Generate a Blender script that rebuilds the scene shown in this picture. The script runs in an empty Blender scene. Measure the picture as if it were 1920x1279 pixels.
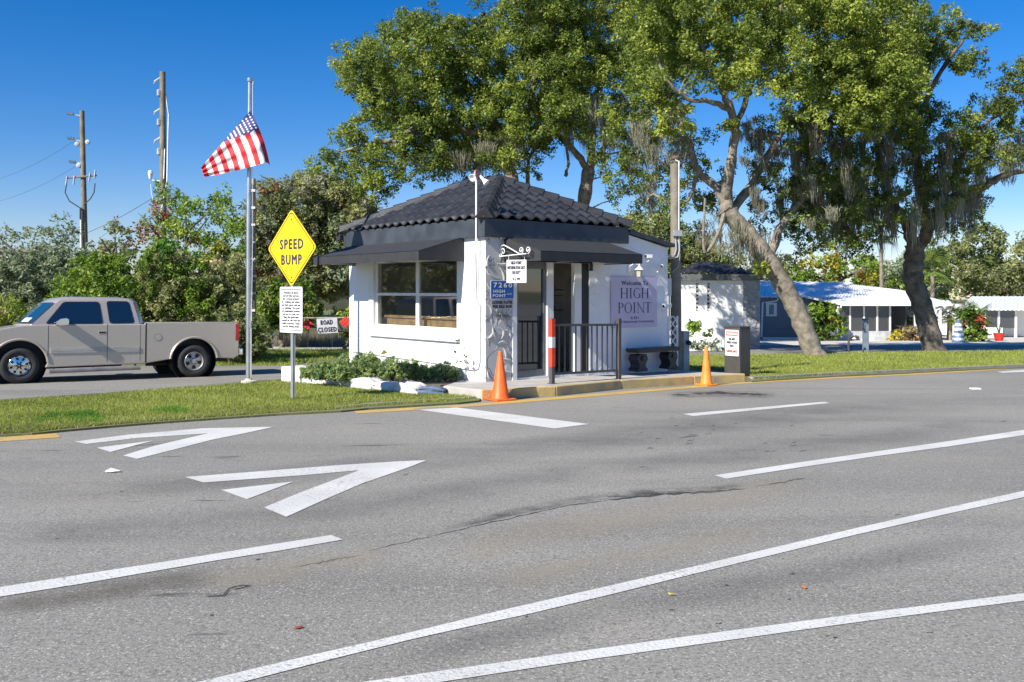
import bpy, bmesh, math, random
import numpy as np
from mathutils import Vector, Matrix
random.seed(7); rng = np.random.default_rng(11)
S = bpy.context.scene
C = S.collection
R = math.radians
# ---------------------------------------------------------------- camera, sky, sun, exposure
F, HZ, K, CH = 1650.0, 545.0, 0.03212, 1.4      # focal (px of a 1920 wide frame), eye level row, slope of the site, eye height
cd = bpy.data.cameras.new('camera'); cam = bpy.data.objects.new('camera', cd); C.objects.link(cam)
cam.location = (0, 0, CH); cam.rotation_euler = (R(90), 0, 0)
cd.sensor_width = 36; cd.lens = F/1920*36; cd.shift_y = -(639.5-HZ)/1920; cd.clip_end = 2000; cd.clip_start = .1
S.camera = cam
EL = R(37); SUN = Vector((-.70*math.cos(EL), -.714*math.cos(EL), math.sin(EL))).normalized()
w = bpy.data.worlds.new('World'); S.world = w; w.use_nodes = True
wn = w.node_tree; bg = wn.nodes['Background']
sky = wn.nodes.new('ShaderNodeTexSky'); sky.sky_type = 'NISHITA'; sky.sun_disc = False
sky.sun_elevation = EL; sky.sun_rotation = math.atan2(SUN.x, SUN.y); sky.air_density = 1.0; sky.dust_density = 0.1; sky.ozone_density = 4.0
hs = wn.nodes.new('ShaderNodeHueSaturation'); hs.inputs['Saturation'].default_value = 1.42
tn = wn.nodes.new('ShaderNodeMix'); tn.data_type = 'RGBA'; tn.blend_type = 'MULTIPLY'; tn.inputs[0].default_value = 1; tn.inputs[7].default_value = (.85, .80, .98, 1)
wn.links.new(sky.outputs[0], hs.inputs['Color']); wn.links.new(hs.outputs[0], tn.inputs[6]); wn.links.new(tn.outputs[2], bg.inputs[0])
bg.inputs[1].default_value = 0.088
sd = bpy.data.lights.new('sun', 'SUN'); sd.energy = 5.0; sd.angle = R(.5); sd.color = (1, .945, .85)
so = bpy.data.objects.new('sun', sd); C.objects.link(so); so.rotation_euler = SUN.to_track_quat('Z', 'Y').to_euler()
S.view_settings.view_transform = 'Standard'; S.view_settings.look = 'None'; S.view_settings.exposure = 0.66; S.view_settings.gamma = 1
S.cycles.max_bounces = 6; S.cycles.transparent_max_bounces = 8

# ---------------------------------------------------------------- helpers
def gz(Y): return -K*min(Y, 90)
def P(px, py, Z): return Vector(((px-960)/F*Z, Z, CH+(HZ-py)/F*Z))
def G(px, py, lift=0):
    Z = F*(CH-lift)/(py-598); return Vector(((px-960)/F*Z, Z, -K*Z+lift))
def gp(px, py):                     # bare ground point
    return G(px, py)
def sRGB(r, g, b):
    f = lambda c: ((c/255+.055)/1.055)**2.4 if c > 10 else c/255/12.92
    return (f(r), f(g), f(b))
MATS = {}
def mat(name, col, rough=.6, metal=0, var=.12, vscale=3, bump=0, bscale=20, col2=None, spec=.5, coat=0, detail=4):
    if name in MATS: return MATS[name]
    m = bpy.data.materials.new(name); m.use_nodes = True; n = m.node_tree; b = n.nodes['Principled BSDF']
    b.inputs['Roughness'].default_value = rough; b.inputs['Metallic'].default_value = metal
    b.inputs['Specular IOR Level'].default_value = spec; b.inputs['Coat Weight'].default_value = coat
    tc = n.nodes.new('ShaderNodeTexCoord')
    no = n.nodes.new('ShaderNodeTexNoise'); no.inputs['Scale'].default_value = vscale; no.inputs['Detail'].default_value = detail
    n.links.new(tc.outputs['Object'], no.inputs['Vector'])
    mx = n.nodes.new('ShaderNodeMix'); mx.data_type = 'RGBA'
    c2 = col2 or tuple(max(0, c*(1-var*2)) for c in col); c1 = col if col2 else tuple(min(1, c*(1+var)) for c in col)
    mx.inputs[6].default_value = (*c1, 1); mx.inputs[7].default_value = (*c2, 1)
    rp = n.nodes.new('ShaderNodeMapRange'); rp.inputs[1].default_value = .35; rp.inputs[2].default_value = .7
    n.links.new(no.outputs['Fac'], rp.inputs[0]); n.links.new(rp.outputs[0], mx.inputs[0])
    n.links.new(mx.outputs[2], b.inputs['Base Color'])
    if bump:
        n2 = n.nodes.new('ShaderNodeTexNoise'); n2.inputs['Scale'].default_value = bscale; n2.inputs['Detail'].default_value = 3
        n.links.new(tc.outputs['Object'], n2.inputs['Vector'])
        bp = n.nodes.new('ShaderNodeBump'); bp.inputs['Strength'].default_value = bump; bp.inputs['Distance'].default_value = .02
        n.links.new(n2.outputs['Fac'], bp.inputs['Height']); n.links.new(bp.outputs[0], b.inputs['Normal'])
    MATS[name] = m; return m
def asphalt(name, base):
    m = bpy.data.materials.new(name); m.use_nodes = True; n = m.node_tree; L = n.links; b = n.nodes['Principled BSDF']; b.inputs['Roughness'].default_value = .85
    b.inputs['Specular IOR Level'].default_value = .3
    tc = n.nodes.new('ShaderNodeTexCoord')
    def noise(s, d, sc=(1, 1, 1), rot=0, lo=.3, hi=.7, rg=.5):
        mp = n.nodes.new('ShaderNodeMapping'); mp.inputs['Scale'].default_value = sc; mp.inputs['Rotation'].default_value = (0, 0, rot)
        t = n.nodes.new('ShaderNodeTexNoise'); t.inputs['Scale'].default_value = s; t.inputs['Detail'].default_value = d; t.inputs['Roughness'].default_value = rg
        r = n.nodes.new('ShaderNodeMapRange'); r.inputs[1].default_value = lo; r.inputs[2].default_value = hi
        L.new(tc.outputs['Object'], mp.inputs[0]); L.new(mp.outputs[0], t.inputs['Vector']); L.new(t.outputs['Fac'], r.inputs[0]); return r.outputs[0]
    def mix(a, bb, f, k=1.0):
        x = n.nodes.new('ShaderNodeMix'); x.data_type = 'RGBA'
        if isinstance(f, (int, float)): x.inputs[0].default_value = f
        elif k != 1:
            q = n.nodes.new('ShaderNodeMath'); q.operation = 'MULTIPLY'; q.inputs[1].default_value = k; L.new(f, q.inputs[0]); L.new(q.outputs[0], x.inputs[0])
        else: L.new(f, x.inputs[0])
        for i, v in ((6, a), (7, bb)):
            if isinstance(v, tuple): x.inputs[i].default_value = (*v, 1)
            else: L.new(v, x.inputs[i])
        return x.outputs[2]
    k = lambda f: tuple(c*f for c in base)
    c = mix(k(.86), k(1.18), noise(.18, 5))
    c = mix(c, k(.72), noise(.5, 6, (.3, 2.4, 1), R(-36), .5, .72), .8)          # worn wheel tracks along the road
    c = mix(c, (base[0]*1.25, base[1]*1.2, base[2]*1.08), noise(.35, 4, lo=.56, hi=.75), .6)
    c = mix(c, k(.4), noise(52, 3, lo=.47, hi=.68), .68)
    c = mix(c, k(2.0), noise(80, 2, lo=.57, hi=.7), .85)
    c = mix(c, k(.25), noise(1.9, 3, (.5, 2.4, 1), R(-36), .70, .74), .7)           # small dark blotches
    L.new(c, b.inputs['Base Color'])
    bp = n.nodes.new('ShaderNodeBump'); bp.inputs['Strength'].default_value = .35; bp.inputs['Distance'].default_value = .004
    L.new(noise(130, 2), bp.inputs['Height']); L.new(bp.outputs[0], b.inputs['Normal'])
    return m
def leafmat(name, dark, mid, light, trans=.3):
    m = bpy.data.materials.new(name); m.use_nodes = True; n = m.node_tree; b = n.nodes['Principled BSDF']
    at = n.nodes.new('ShaderNodeAttribute'); at.attribute_name = 'tint'
    cr = n.nodes.new('ShaderNodeValToRGB'); e = cr.color_ramp.elements
    e[0].position = .1; e[0].color = (*dark, 1); e[1].position = .95; e[1].color = (*light, 1)
    x = e.new(.5); x.color = (*mid, 1)
    n.links.new(at.outputs['Fac'], cr.inputs[0]); n.links.new(cr.outputs[0], b.inputs['Base Color'])
    b.inputs['Roughness'].default_value = .5; b.inputs['Specular IOR Level'].default_value = .35
    t = n.nodes.new('ShaderNodeBsdfTranslucent'); n.links.new(cr.outputs[0], t.inputs[0])
    mx = n.nodes.new('ShaderNodeMixShader'); mx.inputs[0].default_value = trans
    n.links.new(b.outputs[0], mx.inputs[1]); n.links.new(t.outputs[0], mx.inputs[2]); n.links.new(mx.outputs[0], n.nodes['Material Output'].inputs[0])
    return m
def glass(name, tint, alpha=.25, rough=.02):
    m = bpy.data.materials.new(name); m.use_nodes = True; n = m.node_tree; b = n.nodes['Principled BSDF']
    b.inputs['Base Color'].default_value = (*tint, 1); b.inputs['Roughness'].default_value = rough; b.inputs['Specular IOR Level'].default_value = .9
    tr = n.nodes.new('ShaderNodeBsdfTransparent'); tr.inputs[0].default_value = (.75, .8, .8, 1)
    gl = n.nodes.new('ShaderNodeBsdfGlossy'); gl.inputs['Roughness'].default_value = rough
    lw = n.nodes.new('ShaderNodeLayerWeight'); lw.inputs[0].default_value = .5; pw = n.nodes.new('ShaderNodeMath'); pw.operation = 'POWER'; pw.inputs[1].default_value = 3.2
    fr = n.nodes.new('ShaderNodeMapRange'); fr.inputs[3].default_value = .10; fr.inputs[4].default_value = .95; n.links.new(lw.outputs['Facing'], pw.inputs[0]); n.links.new(pw.outputs[0], fr.inputs[0])
    m1 = n.nodes.new('ShaderNodeMixShader'); m1.inputs[0].default_value = alpha; n.links.new(tr.outputs[0], m1.inputs[1]); n.links.new(b.outputs[0], m1.inputs[2])
    m2 = n.nodes.new('ShaderNodeMixShader'); n.links.new(fr.outputs[0], m2.inputs[0]); n.links.new(m1.outputs[0], m2.inputs[1]); n.links.new(gl.outputs[0], m2.inputs[2])
    n.links.new(m2.outputs[0], n.nodes['Material Output'].inputs[0]); return m

def root(name, label, cat, loc, rotz=0, group=None, mtx=None):
    o = bpy.data.objects.new(name, None); C.objects.link(o); o.empty_display_size = .2
    if mtx is not None: o.matrix_world = mtx
    else: o.location = loc; o.rotation_euler = (0, 0, rotz)
    o['label'] = label; o['category'] = cat
    if group: o['group'] = group
    return o
def tag(o, label, cat, group=None):
    o['label'] = label; o['category'] = cat
    if group: o['group'] = group
    return o
def copy_tree(o, parent=None):
    c = o.copy(); C.objects.link(c)
    if parent is not None: c.parent = parent
    for ch in list(o.children): copy_tree(ch, c)
    return c

class MB:
    def __init__(s): s.v = []; s.f = []; s.m = []
    def add(s, vs, fs, mi=0, M=None):
        b = len(s.v)
        s.v += [tuple(M @ Vector(p)) if M is not None else tuple(p) for p in vs]
        s.f += [tuple(i+b for i in f) for f in fs]; s.m += [mi]*len(fs); return s
    def box(s, a, b, mi=0, M=None):          # by two corners
        x0, y0, z0 = a; x1, y1, z1 = b
        vs = [(x0, y0, z0), (x1, y0, z0), (x1, y1, z0), (x0, y1, z0), (x0, y0, z1), (x1, y0, z1), (x1, y1, z1), (x0, y1, z1)]
        return s.add(vs, [(0, 3, 2, 1), (4, 5, 6, 7), (0, 1, 5, 4), (1, 2, 6, 5), (2, 3, 7, 6), (3, 0, 4, 7)], mi, M)
    def prism(s, poly, d, mi=0, M=None):       # poly of 3d points, extruded by vector d
        n = len(poly); d = Vector(d); a = [Vector(p) for p in poly]; b = [p+d for p in a]
        s.add(a+b, [tuple(range(n)), tuple(range(2*n-1, n-1, -1))]+[(i, (i+1) % n, n+(i+1) % n, n+i) for i in range(n)], mi, M); return s
    def tube(s, pts, rad, k=8, mi=0, M=None, cap=True):
        pts = [Vector(p) for p in pts]; n = len(pts)
        if not hasattr(rad, '__len__'): rad = [rad]*n
        up = None; vs = []; fs = []
        for i, p in enumerate(pts):
            t = (pts[min(i+1, n-1)]-pts[max(i-1, 0)]).normalized()
            if up is None: up = t.orthogonal().normalized()
            up = (up-t*up.dot(t)); up = up.normalized() if up.length > 1e-6 else t.orthogonal().normalized()
            sd_ = t.cross(up)
            for j in range(k):
                a = 2*math.pi*j/k; vs.append(p+(up*math.cos(a)+sd_*math.sin(a))*rad[i])
        for i in range(n-1):
            for j in range(k): fs.append((i*k+j, i*k+(j+1) % k, (i+1)*k+(j+1) % k, (i+1)*k+j))
        if cap: fs.append(tuple(range(k-1, -1, -1))); fs.append(tuple((n-1)*k+j for j in range(k)))
        return s.add(vs, fs, mi, M)
    def lathe(s, prof, k=24, mi=0, M=None, cap=True):    # (r,z) about z
        vs = []; fs = []; n = len(prof)
        for r, z in prof:
            for j in range(k): a = 2*math.pi*j/k; vs.append((r*math.cos(a), r*math.sin(a), z))
        for i in range(n-1):
            for j in range(k): fs.append((i*k+j, i*k+(j+1) % k, (i+1)*k+(j+1) % k, (i+1)*k+j))
        if cap and prof[0][0] > 1e-4: fs.append(tuple(range(k-1, -1, -1)))
        if cap and prof[-1][0] > 1e-4: fs.append(tuple((n-1)*k+j for j in range(k)))
        return s.add(vs, fs, mi, M)
    def build(s, name, mats, parent=None, smooth=False, bevel=0, seg=2):
        me = bpy.data.meshes.new(name); me.from_pydata(s.v, [], s.f)
        if not isinstance(mats, (list, tuple)): mats = [mats]
        for x in mats: me.materials.append(x)
        me.polygons.foreach_set('material_index', s.m); me.validate(); me.update()
        bm = bmesh.new(); bm.from_mesh(me); bmesh.ops.recalc_face_normals(bm, faces=bm.faces); bm.to_mesh(me); bm.free()
        if smooth:
            me.polygons.foreach_set('use_smooth', [True]*len(me.polygons)); me.set_sharp_from_angle(angle=R(40))
        o = bpy.data.objects.new(name, me); C.objects.link(o)
        if parent is not None: o.parent = parent
        if bevel:
            md = o.modifiers.new('b', 'BEVEL'); md.width = bevel; md.segments = seg; md.limit_method = 'ANGLE'; md.angle_limit = R(35)
        return o

def struct(o): o['kind'] = 'structure'; return o
def text(body, cx, cz, wd, ht, y, m, parent, name='lettering', sp=1.1, bold=0):
    cu = bpy.data.curves.new('t', 'FONT'); cu.body = body; cu.align_x = 'CENTER'; cu.size = 1; cu.offset = 0; cu.space_line = 1.0; cu.space_character = sp; cu.resolution_u = 2
    o = bpy.data.objects.new('t', cu); C.objects.link(o); dg = bpy.context.evaluated_depsgraph_get(); dg.update()
    me = bpy.data.meshes.new_from_object(o.evaluated_get(dg)); bpy.data.objects.remove(o); bpy.data.curves.remove(cu)
    v = np.array([tuple(x.co) for x in me.vertices]); fs = [tuple(p.vertices) for p in me.polygons]; bpy.data.meshes.remove(me)
    lo, hi = v.min(0), v.max(0); sx = wd/(hi[0]-lo[0]); sz = ht/(hi[1]-lo[1])
    vs = []; f0 = fs; fs = []
    for q_, (ax, az) in enumerate(((0, 0), (1, 0), (-1, 0), (0, 1), (0, -1)) if bold else ((0, 0),)):
        fs += [tuple(i+len(vs) for i in f) for f in f0]; vs += [((p[0]-(lo[0]+hi[0])/2)*sx+cx+ax*bold, y-q_*.0004, (p[1]-(lo[1]+hi[1])/2)*sz+cz+az*bold*.7) for p in v]
    me = bpy.data.meshes.new(name); me.from_pydata(vs, [], fs); me.materials.append(m)
    o = bpy.data.objects.new(name, me); C.objects.link(o)
    if parent is not None: o.parent = parent
    return o
def npmesh(name, V, Fq, m, parent=None, tint=None, k=4, smooth=False):
    me = bpy.data.meshes.new(name); nv = len(V); nf = len(Fq)
    me.vertices.add(nv); me.vertices.foreach_set('co', V.astype(np.float32).ravel())
    me.loops.add(nf*k); me.loops.foreach_set('vertex_index', Fq.astype(np.int32).ravel())
    me.polygons.add(nf); me.polygons.foreach_set('loop_start', np.arange(0, nf*k, k, dtype=np.int32)); me.polygons.foreach_set('loop_total', np.full(nf, k, dtype=np.int32))
    if tint is not None:
        a = me.attributes.new('tint', 'FLOAT', 'FACE'); a.data.foreach_set('value', tint.astype(np.float32))
    me.materials.append(m); me.update(calc_edges=True); me.validate()
    o = bpy.data.objects.new(name, me); C.objects.link(o)
    if parent is not None: o.parent = parent
    return o
def inpoly(x, y, poly):
    x = np.asarray(x, float); y = np.asarray(y, float); r = np.zeros(x.shape, bool); n = len(poly)
    for i in range(n):
        x0, y0 = poly[i]; x1, y1 = poly[(i+1) % n]
        c = ((y0 > y) != (y1 > y)) & (x < (x1-x0)*(y-y0)/((y1-y0) or 1e-9)+x0); r ^= c
    return r

# ---------------------------------------------------------------- materials
M_asph = asphalt('asphalt', (.262, .25, .222)); M_asph2 = asphalt('asphalt_access', (.255, .243, .215))
def worn_paint(name, c1, under, amt):
    m = mat(name, c1, .7, var=.03, vscale=2, col2=tuple(x*.84 for x in c1), bump=.3, bscale=60); n = m.node_tree; b = n.nodes['Principled BSDF']; src = b.inputs['Base Color'].links[0].from_socket
    tc = n.nodes.new('ShaderNodeTexCoord'); t = n.nodes.new('ShaderNodeTexNoise'); t.inputs['Scale'].default_value = 45; t.inputs['Detail'].default_value = 3
    t2 = n.nodes.new('ShaderNodeTexNoise'); t2.inputs['Scale'].default_value = 1.1; t2.inputs['Detail'].default_value = 4
    ad = n.nodes.new('ShaderNodeMath'); ad.operation = 'MULTIPLY_ADD'; ad.inputs[1].default_value = .45
    r = n.nodes.new('ShaderNodeMapRange'); r.inputs[1].default_value = amt; r.inputs[2].default_value = amt+.12; x = n.nodes.new('ShaderNodeMix'); x.data_type = 'RGBA'
    n.links.new(tc.outputs['Object'], t.inputs['Vector']); n.links.new(tc.outputs['Object'], t2.inputs['Vector']); n.links.new(t2.outputs['Fac'], ad.inputs[0]); n.links.new(t.outputs['Fac'], ad.inputs[2])
    n.links.new(ad.outputs[0], r.inputs[0]); n.links.new(r.outputs[0], x.inputs[0]); n.links.new(src, x.inputs[6]); x.inputs[7].default_value = (*under, 1); n.links.new(x.outputs[2], b.inputs['Base Color']); return m
M_soil = mat('soil_grass', (.12, .15, .035), .95, vscale=.8, col2=(.2, .17, .09), bump=.6, bscale=30)
M_terrain = mat('terrain', (.10, .13, .03), .95, vscale=.2, col2=(.2, .17, .09), bump=.5, bscale=4)
M_white_line = worn_paint('road_paint_white', (.66, .65, .61), (.3, .29, .26), .83); M_yellow_line = worn_paint('road_paint_yellow', (.62, .40, .09), (.3, .26, .19), .74)
M_conc = mat('concrete', (.48, .45, .4), .9, vscale=2, col2=(.34, .32, .29), bump=.3, bscale=40)
M_concd = mat('concrete_drive', (.62, .57, .49), .9, vscale=.5, col2=(.5, .46, .4))
M_kerb = mat('kerb_yellow', (.62, .45, .17), .85, vscale=3.5, col2=(.36, .3, .2), bump=.5, bscale=30)
M_kerbg = mat('kerb_grey', (.3, .28, .26), .9, vscale=4, bump=.5)
M_white = mat('white_paint', (.8, .8, .78), .6, vscale=3, col2=(.72, .72, .7), bump=.1, bscale=60)
M_whites = mat('white_stucco', (.82, .82, .8), .85, vscale=1.2, col2=(.74, .74, .72), bump=.6, bscale=5)
M_dark = mat('dark_metal', (.035, .035, .037), .5, var=.2)
M_black = mat('black', (.012, .012, .013), .5)
M_alu = mat('aluminium', (.6, .6, .6), .35, .9)
M_galv = mat('galvanised', (.4, .41, .42), .5, .6)
M_wood = mat('pole_wood', (.26, .23, .175), .9, vscale=3, col2=(.16, .14, .105), bump=.8, bscale=25)
M_bark = mat('bark', (.2, .17, .13), .95, vscale=4, col2=(.08, .065, .05), bump=1, bscale=14)
M_barkl = mat('bark_light', (.3, .26, .2), .95, vscale=5, col2=(.13, .11, .085), bump=1, bscale=14)
M_lavender = mat('lavender_panel', (.56, .51, .64), .6, var=.03)
M_orange = mat('cone_orange', (.85, .13, .015), .5, var=.08, vscale=6)
M_amber = mat('cone_amber', (.9, .24, .03), .55, var=.1, vscale=6)
M_red = mat('red_paint', (.6, .03, .02), .5)
M_winglass = glass('window_glass', (.02, .025, .025), .12)
M_darkglass = glass('tinted_glass', (.008, .015, .025), .93, .03)


LEAF = {
 'oak': leafmat('leaf_oak', (.07, .10, .02), (.19, .26, .045), (.47, .53, .10), .42),
 'lime': leafmat('leaf_lime', (.06, .12, .018), (.2, .32, .035), (.42, .5, .07), .4),
 'olive': leafmat('leaf_olive', (.10, .12, .045), (.25, .28, .10), (.42, .43, .18), .4),
 'grey': leafmat('leaf_grey', (.11, .15, .085), (.25, .31, .17), (.4, .46, .29), .4),
 'dark': leafmat('leaf_dark', (.06, .085, .025), (.15, .2, .05), (.36, .41, .11), .4),
 'juniper': leafmat('leaf_juniper', (.07, .13, .045), (.19, .31, .09), (.42, .5, .18), .3),
 'grass': leafmat('grass_blades', (.14, .19, .025), (.3, .37, .045), (.46, .5, .12), .35),
 'clover': leafmat('clover_blades', (.05, .13, .012), (.10, .28, .02), (.2, .42, .04), .35),
 'dry': leafmat('dry_grass', (.17, .14, .06), (.34, .3, .14), (.5, .44, .24), .25),
 'moss': leafmat('moss_grey', (.17, .16, .11), (.32, .31, .22), (.5, .49, .37), .5),
 'flower': leafmat('flower_red', (.35, .04, .03), (.6, .1, .05), (.8, .3, .12), .25),
 'rust': leafmat('leaf_rust', (.14, .07, .03), (.28, .15, .05), (.38, .26, .08), .3),
 'yellow': leafmat('leaf_yellow', (.2, .2, .03), (.4, .36, .04), (.6, .5, .06), .3),
 'palm': leafmat('leaf_palm', (.05, .09, .02), (.15, .23, .04), (.36, .4, .1), .25),
}
# ---------------------------------------------------------------- ground, roads, kerbs, markings
def sheet(name, pts, m, lift):
    mb = MB(); mb.add([(p.x, p.y, p.z+lift) for p in pts], [tuple(range(len(pts)))]); o = mb.build(name, m)
    if o.data.polygons[0].normal.z < 0: o.data.flip_normals()
    return struct(o)
mb = MB(); ys = [-60, 0, 90, 160, 420]; xs = [-300, -60, 60, 300]
for y in ys:
    for x in xs: mb.v.append((x, y, gz(y)-.004))
for j in range(4):
    for i in range(3): mb.f.append((j*4+i, j*4+i+1, j*4+5+i, j*4+4+i)); mb.m.append(0)
struct(mb.build('ground', M_terrain))
V2 = lambda x, y: Vector((x, y, gz(y)))
road = [V2(-80, -30), V2(80, -30), V2(80, 46.2)]+[gp(*p) for p in ((1700, 648), (1285, 648), (900, 668), (530, 685.5), (200, 687), (-1200, 689))]
sheet('road', road, M_asph, .002)
# access road behind the island: a slightly newer asphalt laid on top
acc = [gp(*p) for p in ((-900, 800), (0, 750), (200, 737), (460, 716), (640, 704), (900, 690), (1285, 672), (1920, 662), (2500, 658), (2500, 648.4), (1285, 648.4), (900, 668.4), (530, 686), (-1200, 689.5))]
sheet('access_road', acc, M_asph2, .006)
sheet('path', [gp(*p) for p in ((430, 655), (720, 656), (720, 648.5), (520, 648))], M_conc, .002)
sheet('driveway', [gp(*p) for p in ((1380, 647.6), (2600, 647.6), (2600, 631), (1290, 631))], M_concd, .001)
# grass island the gatehouse stands on
ISL = [(-500, 852), (0, 815), (60, 812), (120, 806), (200, 799), (300, 791), (400, 784), (520, 776), (640, 770), (690, 765), (860, 755), (898, 751), (903, 744), (1042, 734), (1164, 722), (1300, 714), (1400, 711), (1410, 714.5), (1560, 705), (1700, 699), (1860, 691), (2300, 676),
       (2300, 655), (1920, 658), (1500, 664), (1285, 668), (1000, 675), (700, 695), (525, 712), (460, 716), (400, 722), (200, 737), (0, 750), (-500, 785)]
mb = MB(); top = [G(x, y, .03) for x, y in ISL]; bot = [Vector((p.x, p.y, p.z-.04)) for p in top]; n = len(ISL)
mb.add(top+bot, [tuple(range(n))]+[(i, n+i, n+(i+1) % n, (i+1) % n) for i in range(n)])
struct(mb.build('verge', M_soil))
def strip(name, path, wd, m, lift, h=0):     # ribbon along ground px path, width in metres towards the camera side
    pts = [gp(*p) for p in path]; mb = MB(); vs = []
    for i, p in enumerate(pts):
        t = (pts[min(i+1, len(pts)-1)]-pts[max(i-1, 0)]); nn = Vector((t.y, -t.x, 0)).normalized()*wd; q = p+nn
        if h: vs += [(p.x, p.y, gz(p.y)+h), (q.x, q.y, gz(q.y)+h), (q.x, q.y, gz(q.y))]
        else: vs += [(p.x, p.y, gz(p.y)+lift), (q.x, q.y, gz(q.y)+lift)]
    k = 3 if h else 2; fs = []
    for i in range(len(pts)-1):
        fs.append((i*k, i*k+1, i*k+k+1, i*k+k))
        if h: fs.append((i*k+1, i*k+2, i*k+5, i*k+4))
    if h: fs.append((0, 1, 2)); 
    mb.add(vs, fs); return struct(mb.build(name, m))
def dense(path, n=6):
    out = []
    for a, b in zip(path[:-1], path[1:]):
        for i in range(n): t = i/n; out.append((a[0]+(b[0]-a[0])*t, a[1]+(b[1]-a[1])*t))
    return out+[path[-1]]
strip('kerb', [(625, 768), (690, 761.5), (860, 750.5), (900, 747)], .13, M_kerbg, 0, .05)
strip('kerb', [(1402, 713), (1560, 704), (1700, 698), (1860, 690.5), (1960, 686.5), (2300, 675)], .16, M_kerbg, 0, .08)
def poly_mark(name, pts, m=None, lift=.0062): return sheet(name, [gp(*p) for p in pts], m or M_white_line, lift)
def band(name, up, lo, m=None):             # marking between an upper and a lower px polyline of equal length
    a = [gp(*p) for p in up]; b = [gp(*p) for p in lo]; mb = MB(); vs = []
    for p, q in zip(a, b): vs += [(p.x, p.y, p.z+.0062), (q.x, q.y, q.z+.0062)]
    mb.add(vs, [(2*i, 2*i+1, 2*i+3, 2*i+2) for i in range(len(a)-1)]); return struct(mb.build(name, m or M_white_line))
band('yellow_line', [(664, 771.5), (880, 758.5), (1042, 745), (1300, 724), (1400, 716.5), (1560, 708), (1700, 701.5), (1840, 693), (1925, 687)],
     [(670, 776), (880, 763.5), (1042, 750), (1300, 728), (1400, 719.5), (1560, 710.5), (1700, 704), (1840, 696), (1925, 689.5)], M_yellow_line)
band('yellow_line', [(-60, 825), (0, 821), (105, 813)], [(-60, 834), (0, 829), (114, 821)], M_yellow_line)
poly_mark('stop_line', [(770, 767), (842, 763), (1104, 796), (1040, 804.5)])
poly_mark('lane_line', [(1280, 777), (1545, 754), (1556, 756.5), (1300, 781)])
band('lane_line', [(1340, 892.5), (1500, 868), (1640, 848), (1780, 828), (1925, 806)], [(1362, 899), (1500, 877.5), (1640, 857), (1780, 838), (1925, 816)])
poly_mark('lane_line', [(1868, 697.5), (1930, 693), (1930, 697.5), (1880, 699.5)])
band('lane_line', [(-40, 1109), (0, 1103), (150, 1079.5), (300, 1056.5), (400, 1040.5), (517, 1021.5), (621, 1005)],
     [(-40, 1128), (0, 1121), (150, 1097), (300, 1071), (410, 1052), (522, 1034.7), (643, 1013.5)])
band('lane_line', [(340, 1289), (383, 1279), (553, 1238), (720, 1200), (850, 1168.5), (960, 1142), (1120, 1105.5), (1280, 1069), (1440, 1031), (1600, 993), (1760, 957), (1925, 920.5)],
     [(420, 1290), (463, 1279.5), (620, 1239), (773, 1201), (880, 1177), (985, 1155), (1140, 1118), (1295, 1079.5), (1450, 1042), (1608, 1003.5), (1768, 967), (1925, 932.5)])
band('lane_line', [(620, 1291), (700, 1279), (830, 1260), (960, 1241.5), (1120, 1219), (1280, 1197), (1440, 1175.5), (1600, 1154.5), (1760, 1134.5), (1925, 1114)],
     [(760, 1292), (850, 1278), (905, 1269.5), (970, 1259.5), (1120, 1237), (1280, 1215), (1440, 1192.5), (1600, 1170), (1760, 1149), (1925, 1128)])
def arrow(name, up, lo):
    return band(name, up, lo)
# two painted wedges (speed hump chevrons)
poly_mark('chevron_marking', [(347, 895.5), (500, 884), (640, 873), (750, 866), (800, 864), (770, 876), (676, 909), (600, 942), (537, 970.5), (495, 953), (560, 926), (640, 896), (673, 883), (560, 893), (381, 906)])
poly_mark('chevron_marking', [(415, 920), (551, 904), (463, 937.5)])
poly_mark('chevron_marking', [(140, 829), (240, 816), (380, 804), (514, 801), (465, 812), (400, 825), (330, 843), (257, 861.5), (231, 855), (290, 837), (390, 813.5), (260, 822), (162, 833.5)])
poly_mark('chevron_marking', [(181, 840.5), (288, 827), (207, 848.5)])
# the long open joint between two pours of asphalt
M_tar = mat('tar', (.03, .03, .03), .9, vscale=6, col2=(.06, .058, .055), bump=.8)
def crack(path, w0, w1, seed):
    r = random.Random(seed); pts = dense(path, 8); a = []; b = []
    for i, p in enumerate(pts):
        f = math.sin(math.pi*i/(len(pts)-1))**.5; hw = r.uniform(w0, w1)*f+.2; j = r.uniform(-1.2, 1.2)
        a.append((p[0], p[1]-hw+j)); b.append((p[0], p[1]+hw*.6+j))
    mb = MB(); vs = []
    for p, q in zip(a, b):
        p = gp(*p); q = gp(*q); vs += [(p.x, p.y, p.z+.0030), (q.x, q.y, q.z+.0030)]
    mb.add(vs, [(2*i, 2*i+1, 2*i+3, 2*i+2) for i in range(len(a)-1)]); struct(mb.build('road_crack', M_tar))
crack([(810, 1006), (960, 972), (1060, 950), (1130, 940)], .3, 1.3, 1)
crack([(1130, 940), (1230, 929), (1300, 925), (1400, 917)], .5, 3.4, 2)
crack([(1410, 914), (1470, 905), (1510, 896)], .3, 1.6, 3)
crack([(545, 1066), (600, 1056), (640, 1048), (676, 1043)], .3, 2.4, 4)
crack([(690, 1033), (760, 1018), (810, 1006)], .2, .8, 5)
crack([(225, 866-28), (310, 832)], .1, .5, 6)
crack([(1260, 742), (1330, 737), (1400, 740), (1440, 740)], .3, 3, 7)
for i in range(46):
    x = random.choice([random.uniform(1180, 1500), random.uniform(0, 1900)]); y = random.uniform(785, 850) if x > 1100 and random.random() < .7 else random.uniform(860, 1240)
    l = random.uniform(5, 16); crack([(x, y), (x+l, y-l*.1)], .2, max(.4, (y-598)/260), i+20)
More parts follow.
